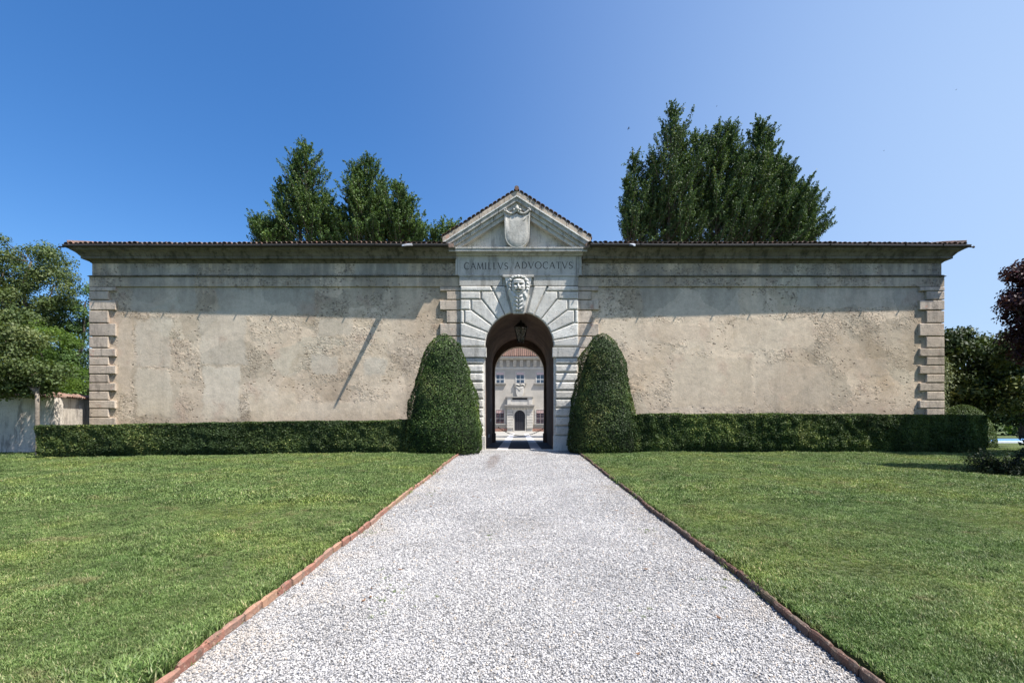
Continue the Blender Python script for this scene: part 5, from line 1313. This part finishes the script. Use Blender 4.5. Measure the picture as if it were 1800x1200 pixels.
# ---- a few birds high up
mbird = simple('bird_dark', (.03, .03, .035), .7)
for (px, py, D, sz, lab) in ((1105, 226, 60, .7, 'largest dark bird gliding in the sky left of the right-hand trees'), (1260, 187, 90, .4, 'tiny bird just above the middle of the right tree clump'), (1554, 265, 110, .5, 'tiny bird in the pale sky above the right roof end'), (1681, 158, 110, .5, 'tiny bird high in the upper right sky')):
    p = W(px, py, D); e = empty('bird', tuple(p), lab, 'bird', 'birds in the sky')
    mb = MB(); mb.tube([(-.22 * sz, 0, 0), (0, 0, .02), (.25 * sz, 0, 0)], [.01, .05 * sz, .015], 6); mb.obj('body', mbird, e)
    for sy in (-1, 1):
        mb = MB(); mb.loft([[(-.08 * sz, 0, 0), (.08 * sz, 0, 0), (.08 * sz, 0, .02), (-.08 * sz, 0, .02)], [(-.06 * sz, sy * .25 * sz, .06), (.07 * sz, sy * .25 * sz, .06), (.07 * sz, sy * .25 * sz, .07), (-.06 * sz, sy * .25 * sz, .07)], [(-.10 * sz, sy * .5 * sz, .0), (-.08 * sz, sy * .5 * sz, .0), (-.08 * sz, sy * .5 * sz, .01), (-.10 * sz, sy * .5 * sz, .01)]]); mb.obj('wing', mbird, e)

# ------------------------------------------------------------------ grass blades and gravel stones
def scatter(name, pts, rots, scl, protos, label, cat):
    me = bpy.data.meshes.new(name); me.vertices.add(len(pts)); me.vertices.foreach_set('co', pts.astype(np.float32).ravel())
    a = me.attributes.new('rot', 'FLOAT_VECTOR', 'POINT'); a.data.foreach_set('vector', rots.astype(np.float32).ravel())
    a = me.attributes.new('scl', 'FLOAT', 'POINT'); a.data.foreach_set('value', scl.astype(np.float32)); me.update()
    o = link(name, me); o['kind'] = 'stuff'; o['label'] = label; o['category'] = cat
    ng = bpy.data.node_groups.new(name + '_nodes', 'GeometryNodeTree')
    ng.interface.new_socket('Geometry', in_out='INPUT', socket_type='NodeSocketGeometry'); ng.interface.new_socket('Geometry', in_out='OUTPUT', socket_type='NodeSocketGeometry')
    gi_ = ng.nodes.new('NodeGroupInput'); go = ng.nodes.new('NodeGroupOutput'); ins = ng.nodes.new('GeometryNodeInstanceOnPoints')
    jn = ng.nodes.new('GeometryNodeJoinGeometry')
    for p in protos:
        oi = ng.nodes.new('GeometryNodeObjectInfo'); oi.inputs['Object'].default_value = p; oi.inputs['As Instance'].default_value = True
        ng.links.new(oi.outputs['Geometry'], jn.inputs[0])
    ng.links.new(jn.outputs[0], ins.inputs['Instance']); ins.inputs['Pick Instance'].default_value = True
    ri = ng.nodes.new('FunctionNodeRandomValue'); ri.data_type = 'INT'; ri.inputs[4].default_value = 0; ri.inputs[5].default_value = len(protos) - 1
    ng.links.new(ri.outputs[2], ins.inputs['Instance Index'])
    na = ng.nodes.new('GeometryNodeInputNamedAttribute'); na.data_type = 'FLOAT_VECTOR'; na.inputs['Name'].default_value = 'rot'
    nb = ng.nodes.new('GeometryNodeInputNamedAttribute'); nb.data_type = 'FLOAT'; nb.inputs['Name'].default_value = 'scl'
    e2r = ng.nodes.new('FunctionNodeEulerToRotation'); ng.links.new(na.outputs[0], e2r.inputs[0]); ng.links.new(e2r.outputs[0], ins.inputs['Rotation'])
    ng.links.new(nb.outputs[0], ins.inputs['Scale']); ng.links.new(gi_.outputs[0], ins.inputs['Points']); ng.links.new(ins.outputs[0], go.inputs[0])
    md = o.modifiers.new('scatter', 'NODES'); md.node_group = ng
    return o
# blades
mg = bpy.data.materials.new('grass_blade'); mg.use_nodes = True; nb2 = mg.node_tree; b = nb2.nodes['Principled BSDF']; g = NG(nb2)
oi = nb2.nodes.new('ShaderNodeObjectInfo')
c = g.ramp(g.attr('tone'), [(0, (.090, .140, .036)), (.5, (.145, .215, .058)), (.8, (.215, .285, .090)), (.93, (.29, .33, .13)), (1, (.42, .38, .20))])
big = g.noise(.45, 5, .65); c = g.mix(1.0, c, g.ramp(big, [(.3, (.66, .78, .72)), (.5, (1, 1, 1)), (.7, (1.36, 1.18, .95))]), 'MULTIPLY')
c = g.mix(1.0, c, g.ramp(g.noise(2.8, 4, .65), [(.3, .62), (.7, 1.35)]), 'MULTIPLY')
dry = g.smooth(g.noise(1.7, 4, .6, g.map(loc=(5, 2, 0))), .60, .70); c = g.mix(g.math('MULTIPLY', dry, .5), c, (.27, .22, .11))
g.lk(c, b.inputs['Base Color']); b.inputs['Roughness'].default_value = .5; b.inputs['Specular IOR Level'].default_value = .3
t = nb2.nodes.new('ShaderNodeBsdfTranslucent'); g.lk(c, t.inputs[0]); mx = nb2.nodes.new('ShaderNodeMixShader'); mx.inputs[0].default_value = .3
g.lk(b.outputs[0], mx.inputs[1]); g.lk(t.outputs[0], mx.inputs[2]); g.lk(mx.outputs[0], nb2.nodes['Material Output'].inputs[0])
def tuft(nb_, rad, h, seed, wd=.0035):
    r_ = random.Random(seed); vs = []; fs = []; tones = []
    for k in range(nb_):
        a = r_.uniform(0, 6.283); q = rad * math.sqrt(r_.random()); x, y = q * math.cos(a), q * math.sin(a); hh = h * r_.uniform(.5, 1.1); d = r_.uniform(0, 6.283); ln = hh * r_.uniform(.2, 1.0)
        px_, py_ = -math.sin(d) * wd, math.cos(d) * wd; i = len(vs)
        vs += [(x - px_, y - py_, -.01), (x + px_, y + py_, -.01), (x + math.cos(d) * ln * .4 + px_ * .8, y + math.sin(d) * ln * .4 + py_ * .8, hh * .6), (x + math.cos(d) * ln * .4 - px_ * .8, y + math.sin(d) * ln * .4 - py_ * .8, hh * .6), (x + math.cos(d) * ln, y + math.sin(d) * ln, hh * .95)]
        fs += [(i, i + 1, i + 2, i + 3), (i + 3, i + 2, i + 4)]; tn = r_.random() ** 1.2; tones += [tn, tn]
    me = bpy.data.meshes.new('grass_tuft'); me.from_pydata(vs, [], fs); a = me.attributes.new('tone', 'FLOAT', 'FACE'); a.data.foreach_set('value', tones); me.materials.append(mg); me.update()
    return bpy.data.objects.new('grass_tuft', me)
tufts = [tuft(28, .045, .040, s_, .003) for s_ in range(4)]
tufts_far = [tuft(34, .10, .045, 10 + s_, .0065) for s_ in range(4)]
def lawn_pts(y0, y1, dens, pad=.9):
    A = 2 * (1.10 * y1 + pad) * (y1 - y0); n = int(A * dens); x = rng.uniform(-(1.10 * y1 + pad), 1.10 * y1 + pad, n); y = rng.uniform(y0, y1, n)
    ok = (np.abs(x) > HW + .075) & (np.abs(x) < 1.10 * y + pad); x, y = x[ok], y[ok]
    z = np.array([lawn_z(float(a), float(b)) for a, b in zip(x, y)]); return np.stack([x, y, z], 1)
def rs(n, tilt=.15): return np.stack([rng.normal(size=n) * tilt, rng.normal(size=n) * tilt, rng.uniform(0, 6.283, n)], 1)
P = np.concatenate([lawn_pts(2.2, 4.5, 1500), lawn_pts(4.5, 8, 850)]); 
sc_ = rng.uniform(.6, 1.05, len(P)) * (1 + .8 * np.clip(npnoise(P, .9, 4) , -.5, .6)) * np.where(np.abs(P[:, 0]) < HW + .35, 1.3, 1.0) * np.where((P[:, 0] < 0) & (P[:, 0] > -HW - 1.1) & (P[:, 1] < 4.3), 1.35, 1.0)
scatter('grass_near', P, rs(len(P)), sc_, tufts, 'short mown grass with longer tufts along the brick edging', 'grass')
P = np.concatenate([lawn_pts(8, 12.5, 330), lawn_pts(12.5, YG - .1, 170)])
sc_ = rng.uniform(.7, 1.2, len(P)) * (1 + .6 * np.clip(npnoise(P, .9, 4), -.5, .6))
scatter('grass_far', P, rs(len(P)), sc_, tufts_far, 'short mown grass on the lawn up to the hedges', 'grass')
# stones
mst = bpy.data.materials.new('gravel_stone'); mst.use_nodes = True; n3 = mst.node_tree; b = n3.nodes['Principled BSDF']; g = NG(n3)
oi = n3.nodes.new('ShaderNodeObjectInfo')
c = g.ramp(oi.outputs['Random'], [(0, (.12, .115, .11)), (.07, (.26, .255, .25)), (.25, (.36, .35, .335)), (.7, (.445, .433, .415)), (.93, (.58, .565, .545)), (1, (.42, .34, .25))])
c = g.mix(1.0, c, g.ramp(g.noise(.8, 5, .65), [(.3, (.80, .79, .77)), (.5, (1, .99, .975)), (.7, (1.08, 1.07, 1.05))]), 'MULTIPLY')
p = g.sep(g.vadd(g.pos, g.noise(5, 3, .6, color=True), .35))
def blob(x, y, rx, ry):
    dx = g.math('DIVIDE', g.math('SUBTRACT', p[0], x), rx); dy = g.math('DIVIDE', g.math('SUBTRACT', p[1], y), ry)
    return g.smooth(g.math('ADD', g.math('MULTIPLY', dx, dx), g.math('MULTIPLY', dy, dy)), 1.3, .1)
sc1 = g.math('MAXIMUM', g.math('MULTIPLY', blob(-.80, 15.0, .20, 2.3), .62), g.math('MULTIPLY', blob(.72, 16.9, .30, .6), .4))
c = g.mix(sc1, c, (.17, .14, .12))
ax = g.math('ABSOLUTE', p[0]); tr = g.smooth(g.math('ABSOLUTE', g.math('SUBTRACT', ax, .80)), .34, .05)
c = g.mix(g.math('MULTIPLY', tr, .28), c, (.33, .32, .31))
ed = g.math('MULTIPLY', g.smooth(ax, 1.35, 2.0), g.smooth(g.noise(1.6, 4, .65), .42, .62)); c = g.mix(g.math('MULTIPLY', ed, .45), c, (.33, .27, .20)); g.lk(c, b.inputs['Base Color']); b.inputs['Roughness'].default_value = .8
g.bump(g.noise(160, 2, .6), b, .002)
stones = []
for s_ in range(6):
    bm = bmesh.new(); bmesh.ops.create_icosphere(bm, subdivisions=1, radius=1.0)
    r_ = random.Random(s_); ax = (r_.uniform(.85, 1.3), r_.uniform(.65, 1.0), r_.uniform(.5, .75))
    for v in bm.verts: k_ = r_.uniform(.78, 1.12); v.co = Vector((v.co.x * ax[0] * k_, v.co.y * ax[1] * k_, v.co.z * ax[2] * k_))
    me = bpy.data.meshes.new('stone'); bm.to_mesh(me); bm.free(); me.materials.append(mst); stones.append(bpy.data.objects.new('stone', me))
def grav(y0, y1, dens, size):
    n = int(2 * HW * (y1 - y0) * dens); x = rng.uniform(-HW, HW, n); y = rng.uniform(y0, y1, n)
    ok = np.abs(x) < HW - .005; x, y = x[ok], y[ok]; z = np.array([gravel_z(float(a), float(b)) for a, b in zip(x, y)]) + rng.uniform(-.004, .007, len(x))
    s_ = rng.uniform(.65, 1.25, len(x)) * size; return np.stack([x, y, z], 1), s_
Gs = [grav(2.3, 4.5, 4600, .0088), grav(4.5, 7, 3300, .0098), grav(7, 11, 1500, .0115), grav(11, 18.4, 560, .014)]
P = np.concatenate([a for a, _ in Gs]); S = np.concatenate([b_ for _, b_ in Gs])
scatter('gravel', P, rng.uniform(-.5, 6.283, (len(P), 3)), S, stones, 'loose pale grey gravel covering the drive', 'gravel')
# a few dead leaves and weeds on the drive
mdl = simple('dead_leaf', (.16, .09, .05), .8)

mb = MB()
for k in range(60):
    x = random.choice((-1, 1)) * HW * random.random() ** .5 * .97; y = random.uniform(2.8, 17); z = gravel_z(x, y) + .016; a = random.uniform(0, 6.28); l = random.uniform(.018, .040)
    c_, s_ = math.cos(a), math.sin(a); h_ = random.uniform(.004, .014)
    mb.add([(x + c_ * l, y + s_ * l, z + h_), (x - s_ * l * .45, y + c_ * l * .45, z), (x - c_ * l, y - s_ * l, z + h_ * .6), (x + s_ * l * .45, y - c_ * l * .45, z)], [(0, 1, 2), (0, 2, 3)])
o = mb.obj('leaf_litter', mdl); tag(o, 'scattered dry brown leaves lying on the gravel drive', 'leaf litter', kind='stuff')
wp_ = []
for (cx_, cy_, n_) in ((-1.15, 4.35, 10), (-1.05, 4.0, 9), (-1.3, 4.8, 6), (-1.75, 9.2, 8), (1.7, 6.5, 10), (.9, 3.9, 5), (-.35, 6.2, 4), (1.95, 10, 8), (-1.98, 6.4, 14), (-2.0, 12, 12), (1.98, 4.6, 12)):
    for k in range(n_): wp_.append((cx_ + random.gauss(0, .09), cy_ + random.gauss(0, .10), 0))
wp_ = np.array(wp_); wp_[:, 0] = np.clip(wp_[:, 0], -HW + .02, HW - .02); wp_[:, 2] = [gravel_z(float(a), float(b)) for a, b, _ in wp_]
scatter('weeds', wp_, rs(len(wp_), .3), rng.uniform(.25, .6, len(wp_)), tufts, 'sparse little weeds growing through the gravel', 'weeds')
